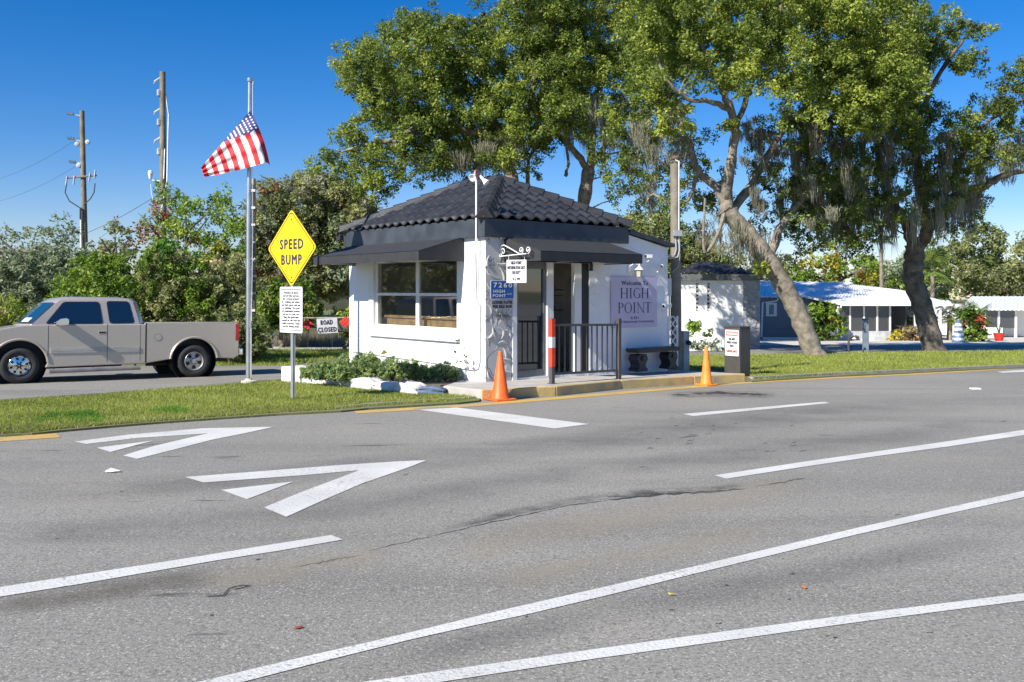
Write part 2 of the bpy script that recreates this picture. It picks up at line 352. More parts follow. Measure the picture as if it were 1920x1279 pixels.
# soft-edged stains and worn wheel tracks lying on the asphalt
def stain_mat(name, col, alpha, sc, lo=.35, hi=.65):
    m = bpy.data.materials.new(name); m.use_nodes = True; q = m.node_tree; b = q.nodes['Principled BSDF']; b.inputs['Base Color'].default_value = (*col, 1); b.inputs['Roughness'].default_value = .9
    at = q.nodes.new('ShaderNodeAttribute'); at.attribute_name = 'fade'; tc = q.nodes.new('ShaderNodeTexCoord'); no = q.nodes.new('ShaderNodeTexNoise'); no.inputs['Scale'].default_value = sc; no.inputs['Detail'].default_value = 6; no.inputs['Roughness'].default_value = .65
    mr = q.nodes.new('ShaderNodeMapRange'); mr.inputs[1].default_value = lo; mr.inputs[2].default_value = hi; mr.inputs[4].default_value = alpha
    mu = q.nodes.new('ShaderNodeMath'); mu.operation = 'MULTIPLY'; tr = q.nodes.new('ShaderNodeBsdfTransparent'); mx = q.nodes.new('ShaderNodeMixShader')
    q.links.new(tc.outputs['Object'], no.inputs['Vector']); q.links.new(no.outputs['Fac'], mr.inputs[0]); q.links.new(mr.outputs[0], mu.inputs[0]); q.links.new(at.outputs['Fac'], mu.inputs[1])
    q.links.new(mu.outputs[0], mx.inputs[0]); q.links.new(tr.outputs[0], mx.inputs[1]); q.links.new(b.outputs[0], mx.inputs[2]); q.links.new(mx.outputs[0], q.nodes['Material Output'].inputs[0]); return m
LIFT = [.0035]
def stain(path, w_up, w_dn, m):
    pts = dense(path, 8); vs = []; fd = []; nn = len(pts); LIFT[0] += .0001
    for i, (x, y) in enumerate(pts):
        e = min(1, min(i, nn-1-i)/(nn*.15)); 
        for off, f in ((-w_up, 0), (-w_up*.4, .8), (0, 1), (w_dn*.4, .8), (w_dn, 0)):
            p = gp(x, y+off); vs.append((p.x, p.y, p.z+LIFT[0])); fd.append(f*e)
    me = bpy.data.meshes.new('road_stain'); me.from_pydata(vs, [], [(i*5+j, i*5+j+1, (i+1)*5+j+1, (i+1)*5+j) for i in range(nn-1) for j in range(4)]); at = me.attributes.new('fade', 'FLOAT', 'POINT'); at.data.foreach_set('value', fd)
    me.materials.append(m); o = bpy.data.objects.new('road_stain', me); C.objects.link(o); return struct(o)
ST_d = stain_mat('stain_dark', (.06, .057, .05), .6, 3.5); ST_t = stain_mat('tyre_track', (.12, .12, .115), .3, .9, .3, .65); ST_l = stain_mat('dust_pale', (.42, .37, .28), .5, 1.5, .3, .7); ST_b = stain_mat('dirt_brown', (.12, .1, .07), .35, 2.5, .3, .6)
stain([(800, 1003), (960, 966), (1060, 946), (1200, 928), (1310, 922)], 13, 3, ST_d); stain([(1180, 929), (1300, 922), (1400, 914)], 9, 3, ST_d)
stain([(-40, 1150), (120, 1120), (300, 1096), (420, 1080)], 26, 24, ST_b); stain([(360, 1085), (500, 1068), (640, 1050), (760, 1025)], 14, 40, ST_l)
stain([(840, 1040), (1000, 1000), (1300, 950), (1560, 900)], 30, 34, ST_l); stain([(900, 1090), (1200, 1040), (1500, 975)], 16, 30, ST_l)
stain([(-40, 935), (400, 905), (900, 850), (1300, 800), (1920, 740)], 22, 26, ST_t); stain([(900, 905), (1300, 860), (1925, 785)], 18, 24, ST_t); stain([(-40, 1010), (300, 985), (700, 945), (1000, 905)], 26, 30, ST_t)
stain([(600, 1270), (1100, 1160), (1500, 1080), (1925, 1000)], 30, 30, ST_t); stain([(1250, 742), (1340, 738), (1460, 741)], 7, 9, ST_d)
del n

# slab with yellow kerb that carries the gatehouse
def Gs(px, py): return G(px, py, .18)
kx = [(902, 731), (1042, 724.5), (1164, 713), (1300, 705.3), (1397, 701)]
fr = [Gs(*p) for p in kx]; A40 = R(40); UX = Vector((math.cos(A40), math.sin(A40), 0)); UY = Vector((-math.sin(A40), math.cos(A40), 0))
mb = MB(); back = [fr[4]+UY*1.6, Gs(1285, 690)+UY*.2, Gs(1285, 690)-UX*1.0+UY*.6]
C0 = Vector((-.517, 17.06, CH-1.748))
slab = [Gs(831, 723.5)]+fr+[fr[4]+UY*1.5, C0+UX*6.1+UY*.9, C0+UX*5.6+UY*5.6, C0-UX*.15+UY*5.6, C0-UX*.15+UY*.5, Gs(862, 714)]
for p in slab: p.z = gz(p.y)+.18
slabz = slab
mb.prism([(p.x, p.y, p.z) for p in slab], (0, 0, -.22)); struct(mb.build('slab', M_conc, bevel=.015))
mb = MB()
for a, b in zip(fr[:-1], fr[1:]):
    d = (b-a); nn = Vector((d.y, -d.x, 0)).normalized()
    a2 = a+nn*.012; b2 = b+nn*.012; ai = a-nn*.14; bi = b-nn*.14
    g = .006 if b is not fr[-1] else 0
    e = d.normalized()*.004
    for p in (a2, b2, ai, bi): p.z = gz(p.y)+.184
    a2 = a2+e; ai = ai+e; b2 = b2-e; bi = bi-e
    mb.prism([a2, b2, bi, ai], (0, 0, -.2))
struct(mb.build('kerb', M_kerb, bevel=.02))

# ---------------------------------------------------------------- gatehouse
GH = root('gatehouse', 'small white stucco gatehouse with a black tiled hip roof and black awnings', 'building', C0, A40)
def RW(px, py=None, off=0):       # px on the front (road side) wall, `off` metres in front of it -> (along, height)
    m = (px-960)/F; x0, z0 = C0.x+.643*off, C0.y-.766*off
    t = (m*z0-x0)/(.766-m*.643); Z = z0+.643*t
    return (t, (HZ-py)/F*Z+1.748) if py is not None else t
def LW(px, py=None, off=0):
    m = (px-960)/F; x0, z0 = C0.x-.766*off, C0.y-.643*off
    t = (m*z0-x0)/(-.643-m*.766); Z = z0+.766*t
    return (t, (HZ-py)/F*Z+1.748) if py is not None else t
M_stucco = mat('grey_stucco', (.54, .53, .5), .9, vscale=2, col2=(.46, .455, .43))
# trowelled relief for the corner panel and the wall beside the door
def relief(name, col, strength, sc):
    m = bpy.data.materials.new(name); m.use_nodes = True; nn = m.node_tree; b = nn.nodes['Principled BSDF']; b.inputs['Roughness'].default_value = .85; b.inputs['Base Color'].default_value = (*col, 1)
    tc = nn.nodes.new('ShaderNodeTexCoord'); no = nn.nodes.new('ShaderNodeTexNoise'); no.inputs['Scale'].default_value = sc; no.inputs['Detail'].default_value = 1.5; no.inputs['Distortion'].default_value = 1.4
    mr = nn.nodes.new('ShaderNodeMapRange'); mr.inputs[1].default_value = .5; mr.inputs[2].default_value = .56
    bp = nn.nodes.new('ShaderNodeBump'); bp.inputs['Strength'].default_value = strength; bp.inputs['Distance'].default_value = .05
    nn.links.new(tc.outputs['Object'], no.inputs['Vector']); nn.links.new(no.outputs['Fac'], mr.inputs[0]); nn.links.new(mr.outputs[0], bp.inputs['Height']); nn.links.new(bp.outputs[0], b.inputs['Normal'])
    return m
M_rel = relief('grey_trowelled', (.52, .51, .49), .9, 2.6); M_relw = relief('white_trowelled', (.78, .79, .79), .25, 2.2); M_relw2 = relief('white_trowelled_sun', (.8, .8, .79), .08, 2.6)
w0, w1 = LW(857), LW(703); wz0, wz1 = .93, 2.42
d0, d1, dz = RW(968), RW(1105), 2.33
XR, YB, TH = 5.42, 5.26, .18
def panel(a0, a1, b0, b1, h, axis, m):
    mb = MB()
    def bx(u0, u1, z0, z1):
        if axis == 'x': mb.box((u0, 0, z0), (u1, TH, z1))
        else: mb.box((0, u0, z0), (TH, u1, z1))
    return mb, bx
mb, bx = panel(0, 0, 0, 0, 0, 'y', 0)
bx(TH, w0, -.3, 2.9); bx(w1, YB, -.3, 2.9); bx(w0, w1, -.3, wz0); bx(w0, w1, wz1, 2.9)
wl = mb.build('wall', M_relw2, GH); wl['label'] = 'sunlit white side wall with the big window'
mb, bx = panel(0, 0, 0, 0, 0, 'x', 0)
bx(0, d0, -.3, 2.9); bx(d1, XR, -.3, 2.72); bx(d0, d1, dz, 2.9); mb.prism([(d1, .001, 2.72), (XR, .001, 2.72), (XR, .001, 2.74), (3.95, .001, 3.02), (d1, .001, 3.02)], (0, TH, 0))
mb.box((d0, .0, -.3), (d1, TH, 0))
mb.build('wall', M_relw, GH)['label'] = 'shaded white front wall with the door'
mb = MB(); mb.box((XR-TH, TH, -.3), (XR, YB, 2.72)); mb.box((TH, YB-TH, -.3), (XR-TH, YB, 2.72)); mb.build('wall', M_whites, GH)
mb = MB(); mb.box((-.006, -.02, -.3), (d0-.12, -.001, 2.80)); mb.build('stucco_panel', M_rel, GH)
mb = MB(); mb.box((d0-.12, -.035, -.05), (d0-.005, .0, 2.4)); mb.build('corner_trim', M_white, GH, bevel=.005)
# thick trowel ridges on the grey corner panel
mb = MB(); rr = random.Random(5)
for i in range(26):
    x = rr.uniform(.05, d0-.2); z = rr.uniform(.1, 2.7); a = rr.uniform(0, 6.28); l = rr.uniform(.1, .2); cv = rr.uniform(-.12, .12)
    pts = [(min(max(x+math.cos(a)*l*t-math.sin(a)*cv*(1-t*t), .02), d0-.15), -.022, z+math.sin(a)*l*t+math.cos(a)*cv*(1-t*t)) for t in (-1, -.6, -.2, .2, .6, 1)]
    mb.tube(pts, [.004, .016, .024, .024, .014, .004], 6)
mb.build('plaster_ridges', M_stucco, GH, smooth=True)
M_in = mat('interior', (.45, .41, .34), .9); M_counter = mat('counter_wood', (.55, .33, .14), .5, vscale=6, col2=(.3, .17, .07))
mb = MB(); mb.box((TH+.01, TH+.01, -.02), (XR-TH-.01, YB-TH-.01, .02)); mb.box((TH+.01, TH+.01, 2.6), (XR-TH-.01, YB-TH-.01, 2.66)); mb.box((3.2, .5, .03), (3.26, YB-.3, 2.58)); mb.build('interior', M_in, GH)
mb = MB(); mb.box((.22, w0+.05, 1.14), (.85, w1-.05, 1.19)); mb.box((.26, w0+.1, .04), (.8, w1-.1, 1.139)); mb.build('counter', M_counter, GH)
# window
WN = MB()
e = .055
def wbox(mb, u0, u1, z0, z1, x0=.03, x1=.1): mb.box((x0, u0, z0), (x1, u1, z1))
wbox(WN, w0, w0+e, wz0, wz1); wbox(WN, w1-e, w1, wz0, wz1); wbox(WN, w0+e, w1-e, wz0, wz0+e); wbox(WN, w0+e, w1-e, wz1-e, wz1)
um = LW(780); wbox(WN, um-.06, um+.06, wz0+e, wz1-e)
zm = LW(780, 552)[1]; wbox(WN, w0+e, um-.06, zm-.03, zm+.03); wbox(WN, um+.06, w1-e, zm-.03, zm+.03)
wo = WN.build('window', M_white, GH, bevel=.006)
mb = MB()
for u0, u1 in ((w0+e, um-.06), (um+.06, w1-e)):
    for z0, z1 in ((wz0+e, zm-.03), (zm+.03, wz1-e)): mb.add([(.058, u0, z0), (.058, u1, z0), (.058, u1, z1), (.058, u0, z1)], [(0, 1, 2, 3)])
mb.build('pane', M_winglass, wo)
mb = MB(); mb.box((-.07, w0-.12, wz0-.22), (-.002, w1+.2, wz0-.03)); mb.build('sill', M_white, GH, bevel=.008)
mb = MB(); mb.box((-.05, w1, wz0-.03), (-.002, w1+.2, wz1)); mb.build('window_trim', M_white, GH, bevel=.008)
# front door opening: closed glass leaf, white posts, inner shelves
DR = GH
M_dframe = mat('door_frame_grey', (.16, .17, .18), .4, .3)
def dx(px): return RW(px)
D = MB(); a, b = d0, dx(1025)
D.box((a, .02, .0), (a+.07, .12, dz)); D.box((b-.07, .02, 0), (b, .12, dz)); D.box((a+.07, .02, 0), (b-.07, .12, .14)); D.box((a+.07, .02, dz-.14), (b-.07, .12, dz))
dro = D.build('door', M_dframe, GH, bevel=.004); dro['label'] = 'closed sliding leaf with grey frame'
mb = MB(); mb.box((a+.07, .06, .14), (b-.07, .07, dz-.14)); mb.build('pane', M_darkglass, dro)
mb = MB(); mb.box((b+.001, -.02, 0), (dx(1037), .11, dz)); mb.build('door_post', M_white, GH, bevel=.005)
mb = MB(); mb.box((dx(1077), -.01, 0), (dx(1090), .1, dz)); mb.build('door_post', M_white, GH, bevel=.005)
mb = MB(); mb.box((dx(1090)+.002, .02, 0), (d1, .13, dz)); mb.box((d0, -.03, dz), (d1+.06, .0, dz+.1)); mb.box((d1, -.05, dz-.16), (d1+.06, -.001, dz)); mb.build('door_jamb', M_black, GH)
sh = root('shelf_unit', '', '', (0, 0, 0)); 
for k_ in ('label', 'category'): del sh[k_]
sh.parent = GH; sh.name = 'shelf_unit'
mb = MB()
for z in (.95, 1.3, 1.62, 1.75): mb.box((dx(1030), .75, z), (dx(1100), 1.15, z+.03))
mb.box((dx(1030), 1.15, .03), (dx(1100), 1.18, 2.4)); mb.build('shelf_boards', mat('shelf_dark', (.14, .11, .09), .6), sh)
mb = MB(); mb.box((dx(1036), .78, .03), (dx(1070), 1.1, .93)); mb.build('cabinet', M_counter, sh)
mb = MB(); rr = random.Random(3)
for z in (.98, 1.33, 1.65, 1.78):
    x = dx(1036)
    while x < dx(1085):
        ww = rr.uniform(.05, .16); mb.box((x, .8, z), (x+ww*.9, 1.0, z+rr.uniform(.06, .2)), rr.choice([0, 1, 2, 2])); x += ww
mb.build('stored_items', [mat('item_white', (.6, .6, .58), .6), mat('item_brown', (.16, .1, .05), .6), mat('item_black', (.03, .03, .03), .6)], sh)
# fascia
M_fas = mat('fascia_slate', (.032, .04, .048), .5, vscale=2.5, col2=(.06, .072, .085), bump=.15, bscale=6)
XF = 3.98
mb = MB(); mb.box((-.1, -.1, 2.79), (XF, -.0, 3.15)); mb.box((-.1, 0, 2.79), (0, YB+.1, 3.15)); mb.box((0, YB, 2.79), (XF, YB+.1, 3.15)); mb.box((XF, 0, 3.03), (XF-.03+.04, YB, 3.15))
mb.build('fascia', M_fas, GH, bevel=.006)
mb = MB(); mb.box((-.04, 0.001, 2.9), (XF-.03, YB, 3.0)); mb.build('soffit', M_in, GH)
# tiled hip roof
M_tile = mat('black_tile', (.04, .04, .042), .42, vscale=2.5, col2=(.02, .02, .022), bump=.2, bscale=30, spec=.6)
EX0, EY0, EX1, EY1, EZ = -.14, -.14, XF+.04, YB+.14, 3.13
RISE = 1.09; HW = (EX1-EX0)/2
def tilted(mb, o, u, v, L, cap=True, base=EZ, rise=RISE, hw=HW, per=.31, crs=.36, vclip=None):
    o = Vector(o); u = Vector(u); v = Vector(v); nu = int(L/per)*12; vs = []; fs = []; sl = math.hypot(1, rise/hw)
    nc = int(hw*sl/crs)+1; cs = crs/sl
    rows = []
    for c in range(nc):
        rows += [(c*cs, .035), (c*cs+cs*.5, .02), (c*cs+cs-.002, .0)]
    for i in range(nu+1):
        uu = L*i/nu; vm = min(uu, L-uu, hw) if vclip is None else vclip
        ph = (uu/per) % 1
        prof = .055*math.sin(math.pi*ph/.62)**.8 if ph < .62 else -.012*math.sin(math.pi*(ph-.62)/.38)
        for (vv, dz_) in rows:
            q = min(vv, vm); p = o+u*uu+v*q; vs.append((p.x, p.y, base+q*rise/hw+prof+dz_))
        # hanging lip at the eave
        p = o+u*uu; 
    nr = len(rows)
    for i in range(nu):
        for j in range(nr-1):
            if min(rows[j][0], 9) <= max(min(L*i/nu, L-L*i/nu, hw), min(L*(i+1)/nu, L-L*(i+1)/nu, hw)) or vclip: fs.append((i*nr+j, (i+1)*nr+j, (i+1)*nr+j+1, i*nr+j+1))
    mb.add(vs, fs)
mb = MB()
tilted(mb, (EX0, EY0, 0), (1, 0, 0), (0, 1, 0), EX1-EX0)
tilted(mb, (EX0, EY1, 0), (0, -1, 0), (1, 0, 0), EY1-EY0)
tilted(mb, (EX1, EY0, 0), (0, 1, 0), (-1, 0, 0), EY1-EY0)
tilted(mb, (EX1, EY1, 0), (-1, 0, 0), (0, -1, 0), EX1-EX0)
RF = mb.build('roof', M_tile, GH, smooth=True)
md = RF.modifiers.new('s', 'SOLIDIFY'); md.thickness = .02; md.offset = -1
def caps(mb, a, b, n, wd=.17, up=.075):
    a = Vector(a); b = Vector(b); d = (b-a)/n; t = d.normalized(); s_ = t.cross(Vector((0, 0, 1))).normalized(); nn = s_.cross(t)
    for i in range(n):
        p = a+d*i; q = p+d*1.12; lo = .05; hi = .012
        def ring(c, off, k): return [c+s_*wd*k-nn*(.05), c+s_*wd*k*.45+nn*(up*.75+off), c+nn*(up*1.1+off), c-s_*wd*k*.45+nn*(up*.75+off), c-s_*wd*k-nn*(.05)]
        r1 = ring(p, lo, 1.08); r2 = ring(q, hi, .92)
        mb.add(r1+r2, [(j, j+1, j+6, j+5) for j in range(4)]+[(0, 5, 9, 4), (0, 1, 2, 3, 4), (9, 8, 7, 6, 5)])
mb = MB(); rx = (EX0+EX1)/2; rz = EZ+RISE+.03; ra = (rx, EY0+HW, rz); rb = (rx, EY1-HW, rz)
caps(mb, (EX0, EY0, EZ+.06), ra, 9); caps(mb, (EX0, EY1, EZ+.06), rb, 9); caps(mb, (EX1, EY0, EZ+.06), ra, 9); caps(mb, (EX1, EY1, EZ+.06), rb, 9); caps(mb, ra, rb, 4)
mb.build('ridge_tiles', M_tile, GH, bevel=.008)
# low lean-to roof over the end bay
mb = MB(); mb.prism([(XF+.02, -.12, 3.03), (XR+.12, -.12, 2.76), (XR+.12, -.12, 2.84), (XF+.02, -.12, 3.11)], (0, YB+.24, 0)); mb.build('lean_to_roof', M_fas, GH)
# awnings
M_awn = mat('awning_canvas', (.03, .031, .034), .75, var=.1, vscale=5)
def awning(name, L0, L1, p, ztop, zf, zb, axis, label):
    def q(u, o, z): return (u, -o, z) if axis == 'x' else (-o, u, z)
    mb = MB()
    for (u0, u1) in ((L0, L1),):
        o1 = .012
        top = [q(u0, 0.11, ztop), q(u1, .11, ztop), q(u1, p, zf), q(u0, p, zf)]
        mb.prism(top, (0, 0, -.015))
        mb.prism([q(u0, p, zf), q(u1, p, zf), q(u1, p, zb), q(u0, p, zb)], Vector(q(0, -.012, 0)))
        for u, s_ in ((u0, 1), (u1, -1)):
            mb.prism([q(u, .012, ztop-.03), q(u, .11, ztop-.002), q(u, p-.013, zf-.004), q(u, p-.013, zb), q(u, .012, zb)], Vector(q(.01*s_, 0, 0)))
    o = mb.build('awning', M_awn, GH); o['label'] = label
    mb = MB(); mb.tube([q(L0+.03, p-.03, zb+.02), q(L1-.03, p-.03, zb+.02)], .012, 6)
    for u in (L0+.04, (L0+L1)/2, L1-.04): mb.tube([q(u, .02, zb+.03), q(u, p-.03, zb+.03)], .012, 6)
    mb.build('awning_frame', M_alu, o)
awning('awning', LW(871), 4.95, 1.1, 2.80, 2.52, 2.33, 'y', 'black awning over the window')
awning('awning', RW(944), 3.3, 1.1, 2.79, 2.50, 2.31, 'x', 'black awning over the door')
# loose cable and conduit on the sunny wall
def lwp(px, py, off=.015): t, z = LW(px, py); return (-off, t, z)
mb = MB(); mb.tube([lwp(*p) for p in ((893, 470), (894, 560), (901, 572), (901, 680), (898, 692), (890, 695), (868, 692), (840, 685), (780, 676), (720, 668), (662, 660))], .009, 5)
mb.build('cable', mat('cable_grey', (.2, .2, .2), .6), GH)
mb = MB(); mb.tube([lwp(899, 447, .05), lwp(898, 500, .03), lwp(897, 560, .03)], .012, 6); mb.build('conduit', M_white, GH)
tx, tz = LW(656, 470); 
mb = MB(); mb.box((-.2, YB+.12, 2.95), (-.05, YB+.3, 3.1)); mb.box((-.26, YB+.15, 3.08), (-.12, YB+.25, 3.15)); mb.build('eave_light', M_dark, GH, bevel=.02)
# ---------------------------------------------------------------- things on the gatehouse walls
def onR(px, py, off=0):                      # world point on the front wall
    t, z = RW(px, py, off); return C0+UX*t-UY*off+Vector((0, 0, z))
def sign_root(name, label, cat, loc, rot, group=None): return root(name, label, cat, loc, rot, group)
def plate(w_, h_, t_=.004, r_=.03):
    pts = []
    for cx, cz, a0 in ((w_/2-r_, h_/2-r_, 0), (-w_/2+r_, h_/2-r_, 90), (-w_/2+r_, -h_/2+r_, 180), (w_/2-r_, -h_/2+r_, 270)):
        for k in range(5): a = R(a0+k*22.5); pts.append((cx+r_*math.cos(a), 0, cz+r_*math.sin(a)))
    return MB().prism(pts, (0, -t_, 0))
def rect_on_wall(p0, p1, off):
    t0, z0 = RW(*p0, off); t1, z1 = RW(*p1, off); _, z2 = RW(p0[0], p1[1], off); _, z3 = RW(p1[0], p0[1], off)
    return (t0+t1)/2, ((z0+z3)/2+(z1+z2)/2)/2, t1-t0, (z0+z3)/2-(z1+z2)/2
M_ink = mat('ink_dark', (.03, .03, .06), .6, var=0); M_blue = mat('sign_blue', (.01, .09, .36), .5, var=.05); M_paper = mat('sign_white', (.78, .78, .76), .5, var=.02)
# welcome panel
cx, cz, W_, H_ = rect_on_wall((1146, 519), (1232, 614), .03)
sg = sign_root('welcome_sign', 'large lavender welcome panel on the wall right of the door', 'sign', C0+UX*cx-UY*.025+Vector((0, 0, cz)), A40)
plate(W_, H_, .006, .01).build('board', M_lavender, sg)
text('Welcome To', 0, H_*.375, W_*.58, H_*.085, -.0085, M_ink, sg, bold=.004)
def serif(word, cx, cz, wd, ht, y, m, parent):     # roman capitals with hairline and stem strokes
    adv = {'H': .86, 'I': .42, 'G': .82, 'P': .64, 'O': .86, 'N': .86, 'T': .72}; gap = .07
    tot = sum(adv[c] for c in word)+gap*(len(word)-1); sx = wd/tot; x = 0; mb = MB(); st = .125; th = .045
    def q(pts): mb.add([(cx-wd/2+(x+a)*sx, y, cz-ht/2+b*ht) for a, b in pts], [tuple(range(len(pts)))])
    def bar(a0, b0, a1, b1): q([(a0, b0), (a1, b0), (a1, b1), (a0, b1)])
    def stem(a, w_=st): bar(a, th+.001, a+w_, .999-th); bar(a-.07, 0, a+w_+.07, th); bar(a-.07, 1-th, a+w_+.07, 1)
    def arc(ca, cb, ra, rb, a0, a1, n=18):
        for i in range(n):
            t0 = R(a0+(a1-a0)*i/n); t1 = R(a0+(a1-a0)*(i+1)/n)
            f = lambda t: th+(st-th)*abs(math.cos(t))**1.2
            q([(ca+ra*math.cos(t0), cb+rb*math.sin(t0)), (ca+ra*math.cos(t1), cb+rb*math.sin(t1)), (ca+(ra-f(t1))*math.cos(t1), cb+(rb-th*1.1)*math.sin(t1)), (ca+(ra-f(t0))*math.cos(t0), cb+(rb-th*1.1)*math.sin(t0))])
    for c in word:
        if c == 'H': stem(.07); stem(.66); bar(.196, .47, .659, .47+th)
        elif c == 'I': stem(.14)
        elif c == 'T': bar(.3, .0+th+.001, .3+st, .999-th); bar(.22, 0, .5, th); bar(0, 1-th, .72, 1); bar(0, .82, .03, .999-th); bar(.69, .82, .72, .999-th)
        elif c == 'N': stem(.1, .05); stem(.74, .05); q([(.152, .95), (.04, .95), (.7, .02), (.739, .1)])
        elif c == 'O': arc(.43, .5, .42, .51, 0, 360, 36)
        elif c == 'P': stem(.07); arc(.22, .74, .4, .26, -90, 90); 
        elif c == 'G': arc(.43, .5, .42, .51, 48, 318, 30); bar(.66, .07, .66+st*.9, .4); bar(.56, .401, .82, .4+th)
        x += adv[c]+gap
    o = mb.build('lettering', m, parent); return o
serif('HIGH', 0, H_*.175, W_*.62, H_*.2, -.0085, M_ink, sg); serif('POINT', 0, -H_*.11, W_*.72, H_*.205, -.0085, M_ink, sg)
text('A 55+', 0, -H_*.31, W_*.18, H_*.05, -.0085, M_ink, sg, bold=.003); text('Deed Restricted Community', -.0, -H_*.39, W_*.84, H_*.06, -.0085, M_ink, sg, bold=.002)
# street number plate and the decal price plate under it
cx, cz, W_, H_ = rect_on_wall((921, 527), (963, 560), .06)
sg = sign_root('address_sign', 'blue street number plate reading 7260 on the grey corner panel', 'sign', C0+UX*cx-UY*.05+Vector((0, 0, cz)), A40)
plate(W_+.03, H_+.03, .004, .03).build('border', M_paper, sg); pl = plate(W_, H_, .004, .02).build('board', M_blue, sg); pl.location.y = -.005
text('7260', .01, H_*.27, W_*.82, H_*.27, -.0105, M_paper, sg, bold=.005, sp=1.3); text('HIGH', -W_*.15, -H_*.08, W_*.5, H_*.17, -.0105, M_paper, sg, bold=.003); text('POINT', -W_*.14, -H_*.33, W_*.58, H_*.17, -.0105, M_paper, sg, bold=.003); text('BLVD', W_*.33, -H_*.24, W_*.2, H_*.09, -.0105, M_paper, sg)
cx, cz, W_, H_ = rect_on_wall((921, 562.5), (963, 580), .06)
sg = sign_root('price_sign', 'small grey white plate with black print under the blue number plate', 'sign', C0+UX*cx-UY*.05+Vector((0, 0, cz)), A40)
plate(W_, H_, .004, .01).build('board', mat('sign_grey', (.5, .5, .49), .5), sg)
text('LICENSE PLATES\nFOR SALE $4.00', 0, 0, W_*.88, H_*.8, -.0075, M_ink, sg, bold=.01)
cx, cz, W_, H_ = rect_on_wall((932, 588), (954, 600), .06)
sg = sign_root('key_rack', 'little dark metal hook rack under the price plate', 'rack', C0+UX*cx-UY*.045+Vector((0, 0, cz)), A40)
mb = MB(); mb.tube([(-W_/2, 0, .03), (W_/2, 0, .03)], .006, 6)
for i in range(7): x = -W_/2+W_*i/6; mb.tube([(x, 0, .08*(i % 2)+.02), (x+.01, -.01, -.03), (x, -.03, -.06), (x-.02, -.03, -.04)], .005, 5)
mb.build('hooks', M_dark, sg)
# scroll bracket with hanging board: stands out from the wall
tb = RW(936); bo = C0+UX*tb+Vector((0, 0, 0)); zt = RW(936, 481)[1]
SB = root('sign_bracket', 'white wrought iron scroll bracket sticking out above the corner signs', 'bracket', bo, A40)
mb = MB(); mb.tube([(0, -.02, zt), (0, -.82, zt+.03)], .011, 6)
def scroll(cy, cz_, r, turns, a0, s_=1): return [(0, cy+s_*r*(1-t*.85)*math.cos(a0+t*turns*6.28), cz_+r*(1-t*.85)*math.sin(a0+t*turns*6.28)) for t in [i/20 for i in range(21)]]
mb.tube([(0, -.02, zt), (0, -.01, zt+.1), (0, -.06, zt+.2), (0, -.14, zt+.22), (0, -.3, zt+.16), (0, -.62, zt+.03)], .011, 6)
mb.tube(scroll(-.12, zt+.09, .085, 1.4, -1.6), .01, 6); mb.tube(scroll(-.66, zt+.1, .07, 1.4, -1.6, -1), .01, 6); mb.tube(scroll(-.86, zt+.1, .07, 1.4, -1.6, -1), .01, 6); mb.tube(scroll(-.05, zt+.36, .045, 1.3, 0), .009, 6)
mb.box((-.015, -.012, zt-.08), (.015, -.001, zt+.42)); mb.build('scrollwork', M_white, SB, smooth=True)
HSm = root('hanging_sign', 'white board hanging from the scroll bracket', 'sign', bo-UY*.53+Vector((0, 0, zt-.30)), A40-R(66))
plate(.42, .44, .012, .01).build('board', M_paper, HSm)
text('HIGH POINT\nINFORMATION DAYS\nON DUTY', 0, .07, .38, .25, -.016, M_ink, HSm, bold=.0035); text('9-5 PM', 0, -.15, .16, .06, -.016, M_ink, HSm, bold=.0035)
mb = MB()
for x in (-.17, .17): mb.tube([(x, -.006, .22), (x, -.006, .30)], .005, 5)
mb.build('chain', M_white, HSm)
# wall lantern
lt = onR(1190, 505, .001)
LP = root('wall_lantern', 'white glazed lantern under the right end of the door awning', 'lamp', lt, A40)
mb = MB(); mb.tube([(-.2, -.01, -.02), (-.2, -.03, .06), (-.15, -.1, .12), (0, -.14, .1)], .012, 6); mb.box((-.25, -.02, -.1), (-.15, -.001, .1)); mb.build('arm', M_white, LP, bevel=.004)
mb = MB(); mb.lathe([(.012, .12), (.02, .07), (.1, -.0), (.105, -.015), (.05, -.016)], 12, M=Matrix.Translation((0, -.14, 0))); mb.build('hood', M_white, LP, smooth=True)
mb = MB(); mb.lathe([(.075, -.017), (.06, -.17), (.02, -.19)], 6, M=Matrix.Translation((0, -.14, 0))); mb.build('lamp_glass', mat('lamp_glass', (.5, .47, .38), .15), LP)
# floodlight mast at the roof edge
mt = C0+UX*(-.11)+UY*(LW(893, off=.12)-.12+.12)
FM = root('floodlight_mast', 'thin white mast with two spotlights beside the front roof corner', 'floodlight', C0-UX*.125+UY*LW(893, off=.125), A40)
z0 = LW(893, 475, .125)[1]; z1 = LW(893, 330, .125)[1]
mb = MB(); mb.tube([(0, 0, z0), (0, 0, z1)], .018, 8); mb.build('pole', M_white, FM)
mb = MB(); mb.lathe([(.075, -.02), (.08, 0), (.075, .02)], 14, M=Matrix.Translation((0, -.02, z1+.04)) @ Matrix.Rotation(R(50), 4, 'Y') @ Matrix.Rotation(R(70), 4, 'X')); mb.build('junction_box', mat('faded_red', (.5, .2, .14), .6), FM)
for dx_, dz_, ax in ((-.09, -.03, (-.75, -.55, -.45)), (.15, -.09, (.35, -.6, -.7))):
    d = Vector(ax).normalized(); q = d.to_track_quat('Z', 'Y').to_matrix().to_4x4(); mb = MB()
    base = Vector((dx_*.5, -.02, z1+.03+dz_*.3)) ; q.translation = base
    mb.lathe([(.02, 0), (.028, .02), (.03, .1), (.055, .16), (.075, .2), (.07, .205), (.001, .17)], 14, M=q); mb.tube([(0, 0, z1+.03), base], .012, 6); mb.build('spotlight', M_white, FM, smooth=True)
